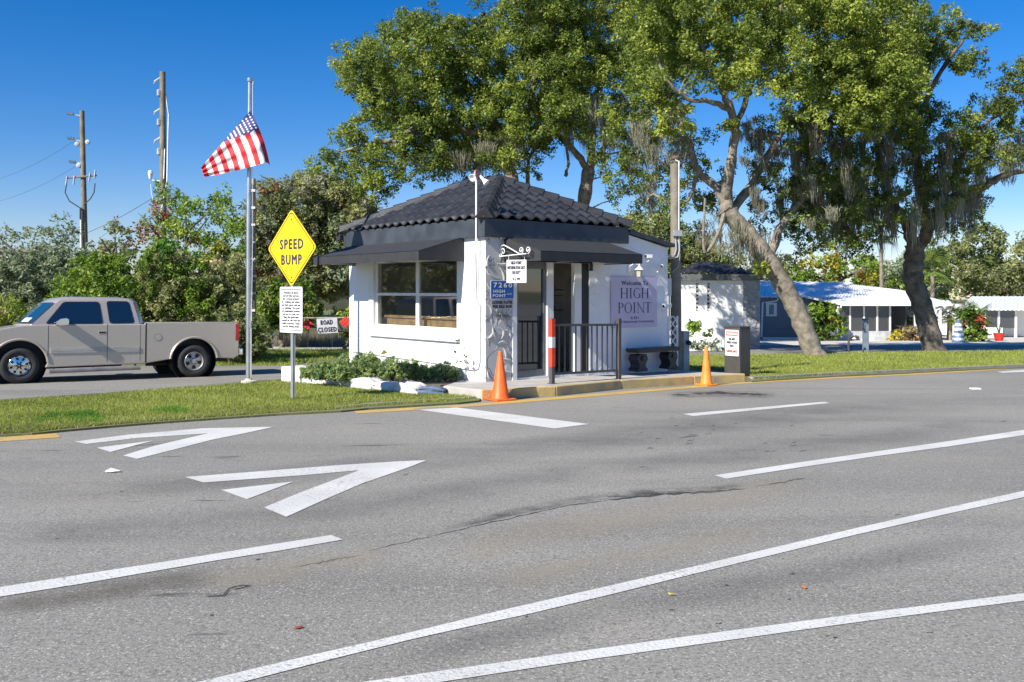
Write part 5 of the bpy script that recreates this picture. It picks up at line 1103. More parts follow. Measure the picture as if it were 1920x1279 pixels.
# ---------------------------------------------------------------- trees and planting
def unproj(px, py, Z): return np.stack([(px-960)/F*Z, Z, CH+(HZ-py)/F*Z], -1)
def clump_pts(poly, Z, depth, sp, keep=1.0, layers=2, r=None):
    xs = [p[0] for p in poly]; ys = [p[1] for p in poly]; out = []
    for l in range(layers):
        gx, gy = np.meshgrid(np.arange(min(xs), max(xs), sp), np.arange(min(ys), max(ys), sp)); gx = gx.ravel()+rng.uniform(-.5, .5, gx.size)*sp; gy = gy.ravel()+rng.uniform(-.5, .5, gy.size)*sp
        m = inpoly(gx, gy, poly) & (rng.random(gx.size) < keep); gx = gx[m]; gy = gy[m]
        zz = Z+rng.uniform(-1, 1, gx.size)*depth
        out.append(unproj(gx, gy, zz))
    return np.concatenate(out)
def leaves(cents, rad, n, size, base_tint=.45, var=.35, flat=.8, sub=6, aspect=.5):
    N = len(cents); ct = np.clip(base_tint+rng.normal(0, var*.5, N), 0, 1)
    so_ = rng.normal(0, 1, (N, sub, 3)); so_ /= np.linalg.norm(so_, axis=2, keepdims=True); so_ *= rng.uniform(.3, 1, (N, sub, 1))*rad; so_[:, :, 2] *= flat
    idx = np.repeat(np.arange(N), n); si = rng.integers(0, sub, idx.size)
    d = rng.normal(0, 1, (idx.size, 3)); d /= np.linalg.norm(d, axis=1, keepdims=True)
    c = cents[idx]+so_[idx, si]+d*(rng.random((idx.size, 1))**.5)*rad*.42
    nn = d*.6+np.array([0, 0, .55])+rng.normal(0, .55, d.shape); nn /= np.linalg.norm(nn, axis=1, keepdims=True)
    a = np.cross(nn, rng.normal(0, 1, d.shape)); a /= np.linalg.norm(a, axis=1, keepdims=True); b = np.cross(nn, a)
    s = size*rng.uniform(.6, 1.35, (idx.size, 1)); bend = nn*s*.18
    V = np.stack([c-a*s, c-b*s*aspect-bend, c+a*s, c+b*s*aspect-bend], 1).reshape(-1, 3)
    Fq = np.arange(len(V)).reshape(-1, 4); t = np.clip(ct[idx]+rng.normal(0, .14, idx.size), 0, 1)
    return V, Fq, t
def moss_strips(anch, n, spread, L, wd, base=.5):
    N = len(anch); idx = np.repeat(np.arange(N), int(n*1.9)); M_ = idx.size; lc = (.15+.95*rng.random(N)**1.6)*L*.85; n_wd = wd*.62
    p0 = anch[idx]+rng.normal(0, 1, (M_, 3))*np.array([spread, spread, spread*.4]); ln_ = lc[idx]*rng.uniform(.35, 1.1, M_); ang = rng.uniform(0, np.pi, M_)
    side = np.stack([np.cos(ang), np.sin(ang), np.zeros(M_)], 1); sw = rng.normal(0, .06, (M_, 3)); sw[:, 2] = 0; sw += np.array([.05, 0, 0]); rows = []
    cen = anch[idx]; 
    for k in range(5):
        t = k/4; p = p0+sw*(t**1.5)*ln_[:, None]+(cen-p0)*np.array([.45, .45, 0])*t; p[:, 2] -= ln_*t; p += rng.normal(0, .022, (M_, 3))
        w_ = n_wd*(np.array([.6, 1, .85, .6, .08])[k])*rng.uniform(.6, 1.4, M_); rows += [p-side*w_[:, None], p+side*w_[:, None]]
    V = np.stack(rows, 1).reshape(-1, 3); b = np.arange(M_)*10
    Fq = np.concatenate([np.stack([b+2*k, b+2*k+1, b+2*k+3, b+2*k+2], 1) for k in range(4)]); ct = np.clip(base+rng.normal(0, .2, N), 0, 1); t = np.tile(np.clip(ct[idx]+rng.normal(0, .12, M_), 0, 1), 4)
    return V, Fq, t
def smooth_path(pts, n=5):
    pts = [Vector(p) for p in pts]; out = []
    for i in range(len(pts)-1):
        p0 = pts[max(i-1, 0)]; p1 = pts[i]; p2 = pts[i+1]; p3 = pts[min(i+2, len(pts)-1)]
        for k in range(n):
            t = k/n; out.append(.5*((2*p1)+(p2-p0)*t+(2*p0-5*p1+4*p2-p3)*t*t+(3*p1-p0-3*p2+p3)*t**3))
    return out+[pts[-1]]
def tree(name, label, base, Z, limbs, parts, bark=None, group=None, cat='tree', twigs=.5, twr=.03, moss=None, sink=.15):
    """limbs: [(px,py,dz)...], r0, r1 ; parts: list of (poly, dz, depth, spacing, keep, layers, rad, n, size, leafkey, tint, part name)"""
    b = Vector(base); o = root(name, label, cat, b, 0, group); bl = np.array(b); mb = MB(); nodes = []
    for path, r0, r1 in limbs:
        P3 = [P(x, y, Z+dz)-b for x, y, dz in path]; sm = smooth_path(P3); n_ = len(sm); rads = []
        for i, p in enumerate(sm):
            t = i/(n_-1); r = r0+(r1-r0)*t**.8
            rads.append(r*(1+.08*math.sin(i*2.1)+random.uniform(-.06, .06))); 
            if i and r < .3: p += Vector((random.uniform(-1, 1), random.uniform(-1, 1), random.uniform(-1, 1)))*r*.35
            nodes.append((p, r))
        if r0 > .3 and path[0][1] > 560: rads[0] *= 1.4; rads[1] *= 1.16; rads[2] *= 1.05
        mb.tube(sm, rads, 12 if r0 > .15 else 7)
    cl = []; made = {}
    for (poly, dz, depth, sp, keep, layers, rad, n, size, key, tint, pname) in parts:
        c = clump_pts(poly, Z+dz, depth, sp, keep, layers)
        if len(c) == 0: continue
        cl.append(c-bl); V, Fq, t = leaves(c-bl, rad, n, size, tint)
        made.setdefault((pname, key), []).append((V, Fq, t))
    if cl and nodes:
        allc = np.concatenate(cl); sel = allc[rng.random(len(allc)) < twigs]
        npos = np.array([tuple(p) for p, r in nodes]); 
        order = np.argsort([np.min(np.linalg.norm(npos-c, axis=1)) for c in sel]); nr = [r for p, r in nodes]; npl = [np.array(tuple(p)) for p, r in nodes]
        for i in order:
            c = sel[i]; A = np.array(npl); dd = np.linalg.norm(A-c, axis=1)+.6*np.maximum(0, A[:, 2]-c[2]+.2); j = int(np.argmin(dd)); d0 = A[j]
            if dd[j] < .12: continue
            m1 = d0*.66+c*.34+rng.normal(0, .09, 3)*dd[j]+np.array([0, 0, .05*dd[j]]); m2 = d0*.33+c*.67+rng.normal(0, .09, 3)*dd[j]
            rr0 = min(nr[j]*.6, twr*(1+dd[j]*.7)); mb.tube([d0, m1, m2, c], [rr0, rr0*.8, rr0*.6, rr0*.35], 5, cap=False)
            npl += [m1, m2, c]; nr += [rr0*.85, rr0*.7, rr0*.5]
    if mb.v: mb.build('trunk', bark or M_bark, o, smooth=True)
    for (pname, key), L_ in made.items():
        off = 0; Vs = []; Fs = []; ts = []
        for V, Fq, t in L_: Vs.append(V); Fs.append(Fq+off); ts.append(t); off += len(V)
        npmesh(pname, np.concatenate(Vs), np.concatenate(Fs), LEAF[key], o, np.concatenate(ts))
    if moss:
        Vs = []; Fs = []; ts = []; off = 0
        for (poly, dz, depth, sp, keep, n, spread, L, wd, tint) in moss:
            c = clump_pts(poly, Z+dz, depth, sp, keep, 1)-bl
            if len(c) == 0: continue
            V, Fq, t = moss_strips(c, n, spread, L, wd, tint); Vs.append(V); Fs.append(Fq+off); ts.append(t); off += len(V)
        npmesh('hanging_moss', np.concatenate(Vs), np.concatenate(Fs), LEAF['moss'], o, np.concatenate(ts))
    return o
CR = 'crown'
# --- leaning oak right of the gatehouse
Zo = 33.2
tree('oak_tree', 'leaning live oak with a slanted trunk on the grass right of the dark pillar box', gp(1528, 667.5)-Vector((0, 0, .15)), Zo,
 [([(1528, 672, 0), (1512, 625, 0), (1488, 570, 0), (1452, 508, -.1), (1412, 452, -.1), (1382, 418, 0), (1360, 392, 0)], .37, .33),
  ([(1362, 395, 0), (1345, 352, .3), (1310, 320, .3), (1296, 275, .5), (1279, 245, .5), (1276, 228, .6)], .2, .07),
  ([(1362, 395, 0), (1366, 330, -.4), (1378, 260, -.7), (1368, 205, -1), (1350, 160, -1), (1330, 110, -.5), (1300, 40, 0), (1290, -30, 0)], .23, .06),
  ([(1368, 400, 0), (1408, 345, .8), (1440, 290, 1.2), (1475, 235, 1.5), (1520, 190, 2), (1560, 120, 2.5), (1600, 50, 3)], .2, .05),
  ([(1440, 492, 0), (1462, 430, 1), (1500, 380, 1.6), (1540, 330, 2), (1600, 250, 2.5), (1640, 160, 2.6)], .19, .05),
  ([(1378, 250, -.7), (1400, 180, 0), (1430, 110, .6), (1460, 30, 1), (1480, -40, 1)], .13, .05),
  ([(1368, 205, -1), (1330, 190, -1.6), (1290, 185, -2), (1250, 150, -2.4), (1225, 90, -2.4)], .12, .04),
  ([(1362, 392, 0), (1345, 440, -.8), (1320, 470, -1), (1322, 372, -1.2)], .10, .04),
  ([(1310, 322, .3), (1290, 375, .4), (1262, 385, .6), (1225, 365, 1), (1212, 382, 1.2)], .09, .04)],
 [([(1380, 160), (1720, 120), (1700, 240), (1560, 250), (1440, 230)], -2.4, 1, 26, .5, 2, .45, 130, .066, 'oak', .55, CR),
  ([(1165, -60), (1725, -60), (1725, 60), (1740, 150), (1700, 215), (1640, 235), (1590, 225), (1560, 195), (1505, 195), (1450, 165), (1400, 150), (1370, 165), (1325, 150), (1290, 175), (1270, 150), (1240, 190), (1190, 130)], 0, 3.2, 28, .93, 3, 0.62, 307, 0.064, 'oak', .55, CR),
  ([(1080, 180), (1240, 170), (1340, 240), (1350, 380), (1240, 400), (1130, 340)], 2.5, 2, 27, .6, 2, .5, 156, .068, 'oak', .45, CR),
  ([(1400, 200), (1520, 190), (1640, 230), (1640, 470), (1500, 480), (1440, 400)], 2.5, 2, 28, .6, 2, .5, 156, .068, 'oak', .4, CR),
  ([(1300, 330), (1420, 300), (1460, 420), (1400, 470), (1310, 450)], 2, 1.5, 27, .6, 1, .45, 132, .068, 'dark', .5, CR),
  ([(1195, 120), (1290, 150), (1285, 200), (1250, 260), (1200, 240)], 0, 2, 28, .6, 1, 0.50, 194, 0.064, 'oak', .5, CR),
  ([(1225, 195), (1285, 195), (1285, 245), (1240, 250)], -1.2, .6, 17, 1, 1, 0.42, 242, 0.068, 'oak', .95, CR),
  ([(1355, 205), (1395, 205), (1395, 255), (1355, 250)], -1, .6, 20, .9, 1, 0.30, 145, 0.060, 'oak', .6, CR),
  ([(1120, 270), (1260, 280), (1320, 330), (1330, 440), (1270, 470), (1200, 380), (1130, 370)], 1, 1.5, 33, .42, 1, 0.50, 112, 0.064, 'dark', .5, CR),
  ([(1400, 330), (1480, 220), (1640, 240), (1640, 420), (1480, 440), (1430, 420)], 1.5, 2, 32, .55, 1, 0.50, 145, 0.064, 'dark', .6, CR),
  ([(1412, 475), (1448, 480), (1450, 520), (1415, 515)], -.6, .3, 13, .8, 1, 0.25, 97, 0.053, 'oak', .95, CR)],
 M_barkl, None, 'tree', .6, .028,
 [([(1210, 200), (1300, 210), (1300, 270), (1250, 310), (1190, 260)], 0, 1.5, 26, .5, 34, .22, 1.3, .022, .55),
  ([(1350, 215), (1480, 200), (1640, 220), (1640, 380), (1520, 430), (1420, 400)], 1, 2.6, 26, .62, 34, .13, 2.0, .022, .45),
  ([(1300, 380), (1380, 400), (1470, 430), (1480, 480), (1380, 480), (1290, 440)], -.3, 1.2, 22, .6, 34, .2, 1.3, .022, .4),
  ([(1100, 230), (1280, 240), (1300, 380), (1180, 360)], 1.5, 1.3, 26, .55, 34, .2, 1.5, .022, .5)])
# --- straight oak on the right
Zp = 38.5
tree('oak_tree', 'upright live oak draped with grey moss near the right edge', gp(1750, 658)-Vector((0, 0, .15)), Zp,
 [([(1752, 664, 0), (1742, 620, 0), (1728, 570, 0), (1713, 525, 0), (1714, 490, 0), (1716, 462, 0)], .45, .42),
  ([(1716, 466, 0), (1700, 425, .3), (1672, 380, .6), (1655, 320, 1), (1640, 260, 1.3), (1600, 190, 2)], .32, .08),
  ([(1716, 466, 0), (1745, 425, -.2), (1765, 390, -.6), (1800, 365, -1), (1850, 348, -1.4), (1890, 325, -1.6), (1950, 315, -1.8)], .30, .10),
  ([(1735, 440, -.2), (1732, 380, -.6), (1722, 320, -.8), (1718, 250, -1), (1740, 180, -1), (1780, 110, -1.4), (1810, 70, -1.6)], .24, .06),
  ([(1655, 320, 1), (1620, 330, 1.4), (1570, 330, 1.6), (1520, 355, 2)], .12, .05),
  ([(1765, 390, -.6), (1800, 300, -1), (1840, 240, -1.2), (1880, 210, -1.4), (1930, 180, -1.6)], .14, .05)],
 [([(1490, 215), (1620, 215), (1720, 235), (1860, 260), (1850, 400), (1760, 420), (1640, 400), (1490, 430)], -2.6, .8, 30, .5, 2, .42, 132, .07, 'oak', .5, CR),
  ([(1480, 330), (1620, 330), (1640, 430), (1580, 470), (1490, 440)], 0, 2, 26, .6, 2, .5, 144, .07, 'oak', .4, CR),
  ([(1690, 20), (1745, 25), (1755, 45), (1790, 20), (1846, 42), (1842, 80), (1846, 128), (1820, 146), (1788, 122), (1748, 132), (1735, 170), (1700, 190), (1680, 120)], -1, 1.5, 27, .86, 2, 0.56, 274, 0.066, 'oak', .42, CR),
  ([(1590, 60), (1700, 40), (1725, 150), (1725, 240), (1660, 250), (1590, 200)], -1, 2, 28, .9, 3, 0.62, 291, 0.066, 'oak', .62, CR),
  ([(1690, 180), (1760, 195), (1800, 205), (1852, 178), (1870, 140), (1925, 100), (1985, 100), (1985, 300), (1900, 320), (1850, 300), (1790, 310), (1730, 290), (1680, 260)], -1, 2.2, 28, .85, 2, 0.60, 242, 0.066, 'oak', .42, CR),
  ([(1500, 240), (1620, 230), (1700, 260), (1880, 290), (1860, 370), (1800, 440), (1740, 420), (1640, 430), (1560, 450), (1490, 400)], .5, 2.5, 32, .6, 2, 0.55, 136, 0.066, 'dark', .5, CR)],
 M_bark, None, 'tree', .55, .03,
 [([(1490, 215), (1620, 220), (1720, 240), (1830, 250), (1860, 330), (1820, 410), (1700, 400), (1600, 430), (1490, 430)], -.6, 2.8, 19, .66, 36, .14, 2.1, .024, .6),
  ([(1600, 330), (1700, 370), (1720, 400), (1640, 430), (1590, 420)], 0, 1.8, 22, .6, 36, .14, 2.2, .024, .5),
  ([(1740, 350), (1830, 340), (1810, 400), (1750, 430)], -.6, 1, 21, .9, 44, .25, 1.8, .028, .4),
  ([(1840, 270), (1940, 240), (1930, 310), (1860, 345)], -1.4, .8, 22, .75, 40, .22, 1.6, .025, .45)])
# --- oaks behind the gatehouse
Zq = 46
tree('oak_tree', 'big live oak rising behind the gatehouse roof ridge, widest crown on the left', base_at(962, Zq)-Vector((0, 0, .15)), Zq,
 [([(962, 664, 0), (960, 560, 0), (964, 440, 0), (960, 345, 0), (950, 300, 0)], .5, .36),
  ([(952, 310, 0), (915, 262, -.4), (860, 240, -.7), (790, 235, -1), (740, 262, -1.2), (690, 270, -1.4), (640, 285, -1.5)], .26, .06),
  ([(950, 300, 0), (925, 220, .4), (880, 160, .8), (820, 110, 1), (760, 80, 1)], .24, .06),
  ([(950, 300, 0), (985, 230, 0), (1000, 150, 0), (990, 60, 0), (1000, -20, 0)], .26, .07),
  ([(964, 360, .4), (992, 380, .6), (990, 330, .6), (995, 290, .8), (1040, 240, 1)], .16, .07),
  ([(860, 240, -.7), (800, 190, -1), (730, 170, -1.2), (680, 160, -1.3)], .12, .05)],
 [([(642, 100), (668, 86), (700, 76), (722, 58), (750, 35), (785, 30), (830, 20), (872, 24), (905, 60), (935, 40), (960, -60), (1080, -60), (1100, 240), (1040, 255), (1000, 300), (960, 300), (930, 315), (870, 315), (830, 345), (800, 330), (790, 300), (745, 285), (725, 235), (690, 228), (658, 190), (650, 150)], 0, 3.4, 29, .94, 3, 0.84, 307, 0.085, 'oak', .48, CR),
  ([(570, 290), (610, 265), (650, 250), (700, 240), (745, 255), (765, 290), (745, 340), (725, 380), (690, 360), (650, 345), (620, 345), (590, 320)], -1.5, 1.5, 28, .72, 2, 0.70, 226, 0.085, 'oak', .55, CR),
  ([(600, 250), (700, 235), (790, 270), (800, 350), (700, 380), (600, 350)], -1, 1.2, 28, .6, 2, .5, 120, .07, 'oak', .5, CR),
  ([(640, 100), (760, 40), (900, 60), (930, 300), (800, 320), (660, 200)], 2, 2, 27, .75, 2, .6, 170, .07, 'oak', .5, CR),
  ([(780, 300), (860, 310), (960, 310), (1040, 290), (1040, 345), (1000, 345), (940, 330), (880, 350), (820, 360), (790, 350)], 0, 1.5, 30, .5, 1, 0.58, 112, 0.083, 'dark', .6, CR)],
 M_barkl, None, 'tree', .55, .03,
 [([(780, 250), (900, 250), (1000, 240), (1010, 310), (920, 310), (820, 310)], -1.5, 2.2, 24, .6, 38, .26, 1.8, .03, .5)])
tree('oak_tree', 'live oak with a forked pale trunk directly behind the right slope of the gatehouse roof', base_at(1092, 47)-Vector((0, 0, .15)), 47,
 [([(1092, 664, 0), (1090, 560, 0), (1086, 440, 0), (1096, 370, 0), (1104, 315, 0)], .44, .34),
  ([(1104, 320, 0), (1078, 285, -.3), (1055, 262, -.5), (1045, 240, -.6), (1030, 190, -.8), (1010, 130, -.8)], .22, .06),
  ([(1104, 318, 0), (1130, 280, .3), (1145, 240, .5), (1180, 200, .8), (1230, 170, 1)], .22, .06),
  ([(1106, 312, 0), (1112, 240, 0), (1125, 170, .3), (1130, 110, .4), (1120, 40, .4), (1130, -30, .4)], .22, .06),
  ([(1060, 330, .6), (1066, 300, .6), (1058, 262, .6)], .1, .07)],
 [([(1040, -60), (1250, -60), (1250, 40), (1225, 130), (1200, 190), (1150, 160), (1100, 190), (1050, 190), (1020, 120)], 0, 2.8, 28, .85, 3, 0.77, 291, 0.081, 'oak', .55, CR),
  ([(1010, 160), (1080, 180), (1180, 190), (1240, 220), (1230, 280), (1180, 300), (1140, 260), (1090, 270), (1040, 290), (1000, 260)], 0, 2, 29, .5, 2, 0.64, 177, 0.081, 'oak', .45, CR),
  ([(880, -60), (1320, -60), (1300, 120), (1230, 230), (1100, 250), (1000, 250), (900, 200)], 2, 2.5, 27, .8, 2, .6, 190, .07, 'oak', .5, CR),
  ([(1110, 225), (1160, 225), (1165, 265), (1110, 265)], -1.4, .5, 20, .9, 1, 0.45, 177, 0.078, 'oak', .9, CR),
  ([(1130, 290), (1220, 300), (1260, 360), (1240, 400), (1170, 390), (1120, 350)], 0, 1.5, 30, .55, 1, 0.58, 112, 0.078, 'dark', .6, CR)],
 M_barkl, None, 'tree', .6, .03,
 [([(1040, 170), (1240, 180), (1230, 260), (1160, 300), (1120, 260), (1050, 270)], -1, 1.9, 24, .7, 36, .17, 2.2, .028, .7)])
# --- background belt on the right
def bush(label, px, Z, poly, keys, depth=1.6, sp=26, rad=None, n=130, size=None, name='tree', cat='tree', group=None, keep=.9, layers=2, tint=.5, trunk=True, twigs=.25):
    s_ = F/Z; rad = rad or sp*1.05/s_; size = size or 3.6/s_; b = base_at(px, Z); by = 598+1.4*s_; ty = min(p[1] for p in poly); my = max(p[1] for p in poly)
    limbs = []
    if trunk:
        h = (my+ty)/2; limbs = [([(px, by+2, 0), (px-4, (by+my)/2, 0), (px+5, my-8, 0), (px, h, 0)], 6/s_, 1.2/s_)]
        for a in (-1, 1): limbs.append(([(px+2, my-12, 0), (px+a*.25*(max(p[0] for p in poly)-min(p[0] for p in poly)), h, .4*a), (px+a*.36*(max(p[0] for p in poly)-min(p[0] for p in poly)), h*.7+ty*.3, .5*a)], 3/s_, .5/s_))
    pr = []
    for i, k in enumerate(keys):
        kk = k if isinstance(k, tuple) else (k, 1.0, tint); pol = kk[3] if len(kk) > 3 else poly
        pr.append((pol, 0, depth, sp, keep*kk[1], layers, rad, n, size, kk[0], kk[2], 'blossom' if kk[0] in ('flower',) else 'foliage'))
    return tree(name, label, b, Z, limbs, pr, M_bark, group, cat, twigs, .8/s_)
gR = 'trees behind the homes'
bush('rounded green tree behind the homes at the far right edge', 1885, 88, [(1800, 545), (1810, 520), (1850, 500), (1900, 498), (1980, 505), (1990, 560), (1810, 560)], [('olive', 1, .45)], 4, 22, n=150, group=gR, layers=3)
bush('tall green tree with moss tufts right of the upright oak', 1840, 95, [(1740, 470), (1770, 440), (1800, 425), (1850, 420), (1880, 440), (1885, 480), (1860, 520), (1800, 530), (1750, 520)], [('olive', .7, .6), ('dark', .5, .5)], 4, 22, n=130, group=gR)
bush('yellow green tree cropped by the right edge beyond the homes', 1915, 110, [(1870, 500), (1885, 470), (1910, 455), (1990, 460), (1990, 540), (1870, 520)], [('olive', 1, .75)], 4, 24, n=130, group=gR)
bush('bright yellow and orange tinted tree between the two oak trunks', 1560, 82, [(1480, 540), (1490, 500), (1530, 485), (1590, 478), (1640, 490), (1650, 540), (1560, 545)], [('yellow', .25, .5), ('lime', .6, .5), ('rust', .06, .6)], 3, 20, n=120, group=gR)
bush('pale green mass of trees behind the white ribbed roof', 1650, 96, [(1600, 560), (1605, 500), (1660, 485), (1720, 470), (1770, 480), (1790, 560)], [('lime', .5, .3), ('grey', .6, .7)], 4, 21, n=140, group=gR)
bush('dark green trees between the gatehouse and the clubhouse', 1250, 75, [(1150, 470), (1155, 420), (1190, 395), (1250, 405), (1300, 440), (1360, 470), (1400, 500), (1300, 520), (1180, 520)], [('olive', .8, .6), ('dark', .5, .6)], 4, 22, n=130, group=gR, layers=3)
bush('green tree filling the gap behind the leaning oak', 1440, 90, [(1400, 545), (1400, 500), (1440, 480), (1500, 485), (1510, 545)], [('olive', 1, .5)], 3, 20, n=120, group=gR)
# palms
def palm(px, ytop, Z, label, nf=26, L=1.5, trunk=True, r=.16, key='palm', up=.35):
    b = base_at(px, Z); o = root('palm_tree', label, 'palm', b, 0, 'palms around the homes'); h = CH+(HZ-ytop)/F*Z-b.z; mb = MB()
    mb.tube([(0, 0, -.1), (.03, 0, h*.5), (0, 0, h)], [r*1.15, r, r*.9], 10); mb.build('trunk', M_barkl, o, smooth=True)
    V = []; Fq = []; t = []
    for i in range(nf):
        a = i*2.4+random.random(); el = R(random.uniform(-40, 75)); ll = L*random.uniform(.75, 1.1); d = np.array([math.cos(a)*math.cos(el), math.sin(a)*math.cos(el), math.sin(el)]); s_ = np.cross(d, [0, 0, 1]); s_ /= np.linalg.norm(s_)+1e-6; pos = np.array([0, 0, h]); tt = random.uniform(.2, .9)
        stem_end = pos+d*ll*.5; u_ = np.cross(s_, d)
        for k in range(15):
            fa = R(-85+170*k/14); dd = d*math.cos(fa)+s_*math.sin(fa); e = stem_end+dd*ll*.55+np.array([0, 0, -.18*ll*abs(math.sin(fa))-.08*ll]); m_ = (stem_end+e)/2+u_*.02; wv = np.cross(dd, u_)*.02*L
            bi = len(V); V += [stem_end, m_-wv, e, m_+wv]; Fq.append([bi, bi+1, bi+2, bi+3]); t.append(tt+random.uniform(-.1, .1))
        bi = len(V); V += [pos-s_*.015, pos+s_*.015, stem_end+s_*.012, stem_end-s_*.012]; Fq.append([bi, bi+1, bi+2, bi+3]); t.append(.6)
    npmesh('fronds', np.array(V), np.array(Fq), LEAF[key], o, np.array(t)); return o
palm(1748, 505, 72, 'fan palm behind the upright oak trunk', 34, 2.2)
palm(1652, 440, 76, 'palm with a tall pale trunk behind the white ribbed roof, crown lost in moss', 22, 1.6)
palm(1700, 590, 63, 'low palm under the carport edge left of the upright oak', 26, 1.3)
palm(1780, 592, 58, 'small yellow green palm just right of the upright oak trunk', 30, 1.2)
palm(1825, 590, 60, 'palm beside the toy lighthouse', 26, 1.4)
palm(1625, 500, 86, 'distant fan palm behind the ribbed roof, left of the tall pale palm trunk', 26, 1.8)
# flowering shrubs
def shrub(label, px, Z, poly, keys, **k): return bush(label, px, Z, poly, keys, name='shrub', cat='shrub', **k)
shrub('green hibiscus bush with orange red flowers behind the leaning trunk', 1545, 56, [(1490, 620), (1492, 600), (1520, 580), (1535, 568), (1560, 572), (1578, 590), (1582, 615), (1570, 637), (1530, 638)], [('lime', 1, .35), ('flower', .06, .5)], depth=.6, sp=13, n=55, layers=2, trunk=True)
shrub('tall green bush with red flowers beside the toy lighthouse', 1828, 54, [(1800, 590), (1815, 575), (1835, 580), (1848, 600), (1852, 640), (1805, 642)], [('lime', 1, .3), ('flower', .06, .5)], depth=.6, sp=13, n=55)
shrub('yellow variegated shrub at the foot of the porch wall', 1684, 57, [(1670, 638), (1675, 625), (1690, 620), (1700, 632), (1698, 642), (1672, 643)], [('yellow', 1, .7)], depth=.3, sp=9, n=50)
shrub('reddish shrub left of the upright oak trunk', 1706, 56, [(1695, 642), (1698, 618), (1715, 612), (1722, 640)], [('dry', .7, .5), ('rust', .5, .6)], depth=.3, sp=10, n=50)
shrub('sparse green shrub in the white planting bed', 1308, 39.6, [(1284, 625), (1290, 605), (1310, 602), (1316, 622), (1334, 618), (1334, 630), (1284, 632)], [('lime', .75, .45)], depth=.3, sp=11, n=45, trunk=False)
shrub('little grey tuft below the white planting bed wall', 1300, 37.5, [(1284, 652), (1290, 640), (1320, 642), (1350, 640), (1352, 655), (1285, 656)], [('grey', .5, .5)], depth=.3, sp=10, n=28, trunk=False)
# --- left belt
gL = 'trees and bushes along the left side'
shrub('wispy grey green tree at the left edge', 60, 36, [(0, 480), (-60, 480), (-60, 440), (0, 430), (40, 420), (85, 400), (95, 392), (130, 425), (165, 470), (160, 500), (60, 510)], [('grey', .6, .55)], depth=1.8, sp=22, n=70, group=gL, keep=.75, layers=2, twigs=.8)
shrub('dense grey green bush behind the truck bonnet', 70, 34, [(-70, 500), (0, 480), (80, 475), (170, 480), (215, 500), (170, 570), (120, 600), (80, 660), (-70, 660)], [('grey', 1, .4)], depth=1.5, sp=24, n=170, group=gL, layers=3)
shrub('yellow green scrub just left of the truck windscreen', -5, 31, [(-60, 640), (-60, 570), (0, 560), (40, 580), (50, 640)], [('lime', .6, .8), ('dry', .4, .5)], depth=1, sp=24, n=120, group=gL)
shrub('bright lime green bush behind the truck cab', 190, 30.5, [(105, 560), (120, 530), (150, 500), (160, 485), (200, 480), (235, 490), (260, 520), (275, 600), (270, 670), (100, 670)], [('lime', 1, .5)], depth=1.4, sp=24, n=190, group=gL, layers=3)
shrub('green bush behind the truck bed', 310, 30, [(245, 520), (280, 480), (330, 470), (370, 490), (390, 540), (400, 600), (400, 670), (250, 670)], [('lime', .7, .3), ('olive', .6, .6)], depth=1.4, sp=24, n=190, group=gL, layers=3)
shrub('olive brown thicket left of the flagpole', 425, 30, [(360, 560), (380, 520), (420, 490), (450, 480), (468, 520), (470, 600), (462, 655), (380, 665)], [('olive', 1, .55), ('dry', .2, .5)], depth=1.3, sp=23, n=180, group=gL, layers=3)
shrub('flowering tree with red tipped branches rising above the bushes', 330, 33, [(275, 400), (300, 385), (310, 345), (335, 350), (350, 375), (400, 372), (430, 360), (455, 370), (462, 410), (450, 470), (400, 490), (330, 500), (280, 490), (265, 440)], [('lime', .8, .55), ('rust', .16, .6)], depth=1.8, sp=25, n=115, group=gL, layers=2, keep=.85, twigs=.6)
bush('loose red flowered sprays at the top of the left trees', 345, 33.4, [(290, 360), (320, 345), (345, 360), (380, 365), (400, 380), (330, 400), (290, 430), (240, 450), (215, 430), (225, 420), (270, 420)], [('flower', .2, .25), ('olive', .5, .4)], depth=1.4, sp=20, n=50, group=gL, layers=1, keep=.8, twigs=.9, name='shrub', cat='shrub')
shrub('sparse reddish green treetop left of the flowering tree', 215, 34, [(200, 430), (210, 415), (235, 420), (250, 440), (260, 480), (230, 500), (180, 500), (190, 470), (210, 450)], [('olive', .6, .4), ('rust', .15, .5)], depth=1, sp=19, n=60, group=gL, layers=2, twigs=.9)
shrub('yellow leaved bush left of the flagpole', 430, 31.5, [(390, 500), (400, 470), (430, 460), (455, 470), (460, 510), (420, 530)], [('yellow', .5, .6), ('lime', .6, .4)], depth=.8, sp=20, n=110, group=gL)
shrub('vivid green fern like bush in the middle of the left trees', 345, 30.5, [(300, 470), (320, 455), (350, 450), (365, 480), (350, 510), (310, 510)], [('clover', 1, .45)], depth=.5, sp=17, n=100, group=gL, keep=1)
shrub('dark bush behind the truck tailgate and flagpole foot', 440, 27.5, [(395, 600), (440, 580), (480, 590), (500, 620), (498, 655), (470, 672), (400, 680)], [('olive', .7, .4), ('dark', .5, .5), ('dry', .2, .5)], depth=.8, sp=21, n=150, group=gL, layers=2)
bush('grey brown mossy oak behind the speed bump sign', 560, 52, [(462, 420), (480, 380), (510, 345), (550, 330), (590, 330), (640, 345), (680, 370), (710, 400), (700, 440), (660, 470), (650, 560), (600, 540), (520, 545), (480, 530)], [('grey', .4, .65), ('olive', 1, .62), ('moss', .3, .4), ('rust', .06, .5)], 3, 24, n=170, group=gL, layers=4)
bush('wispy treetops above the grey oak', 530, 60, [(480, 360), (500, 335), (545, 325), (560, 310), (600, 325), (600, 360), (540, 360)], [('grey', .6, .5)], 2, 22, n=60, group=gL, layers=1, keep=.7, twigs=.9)
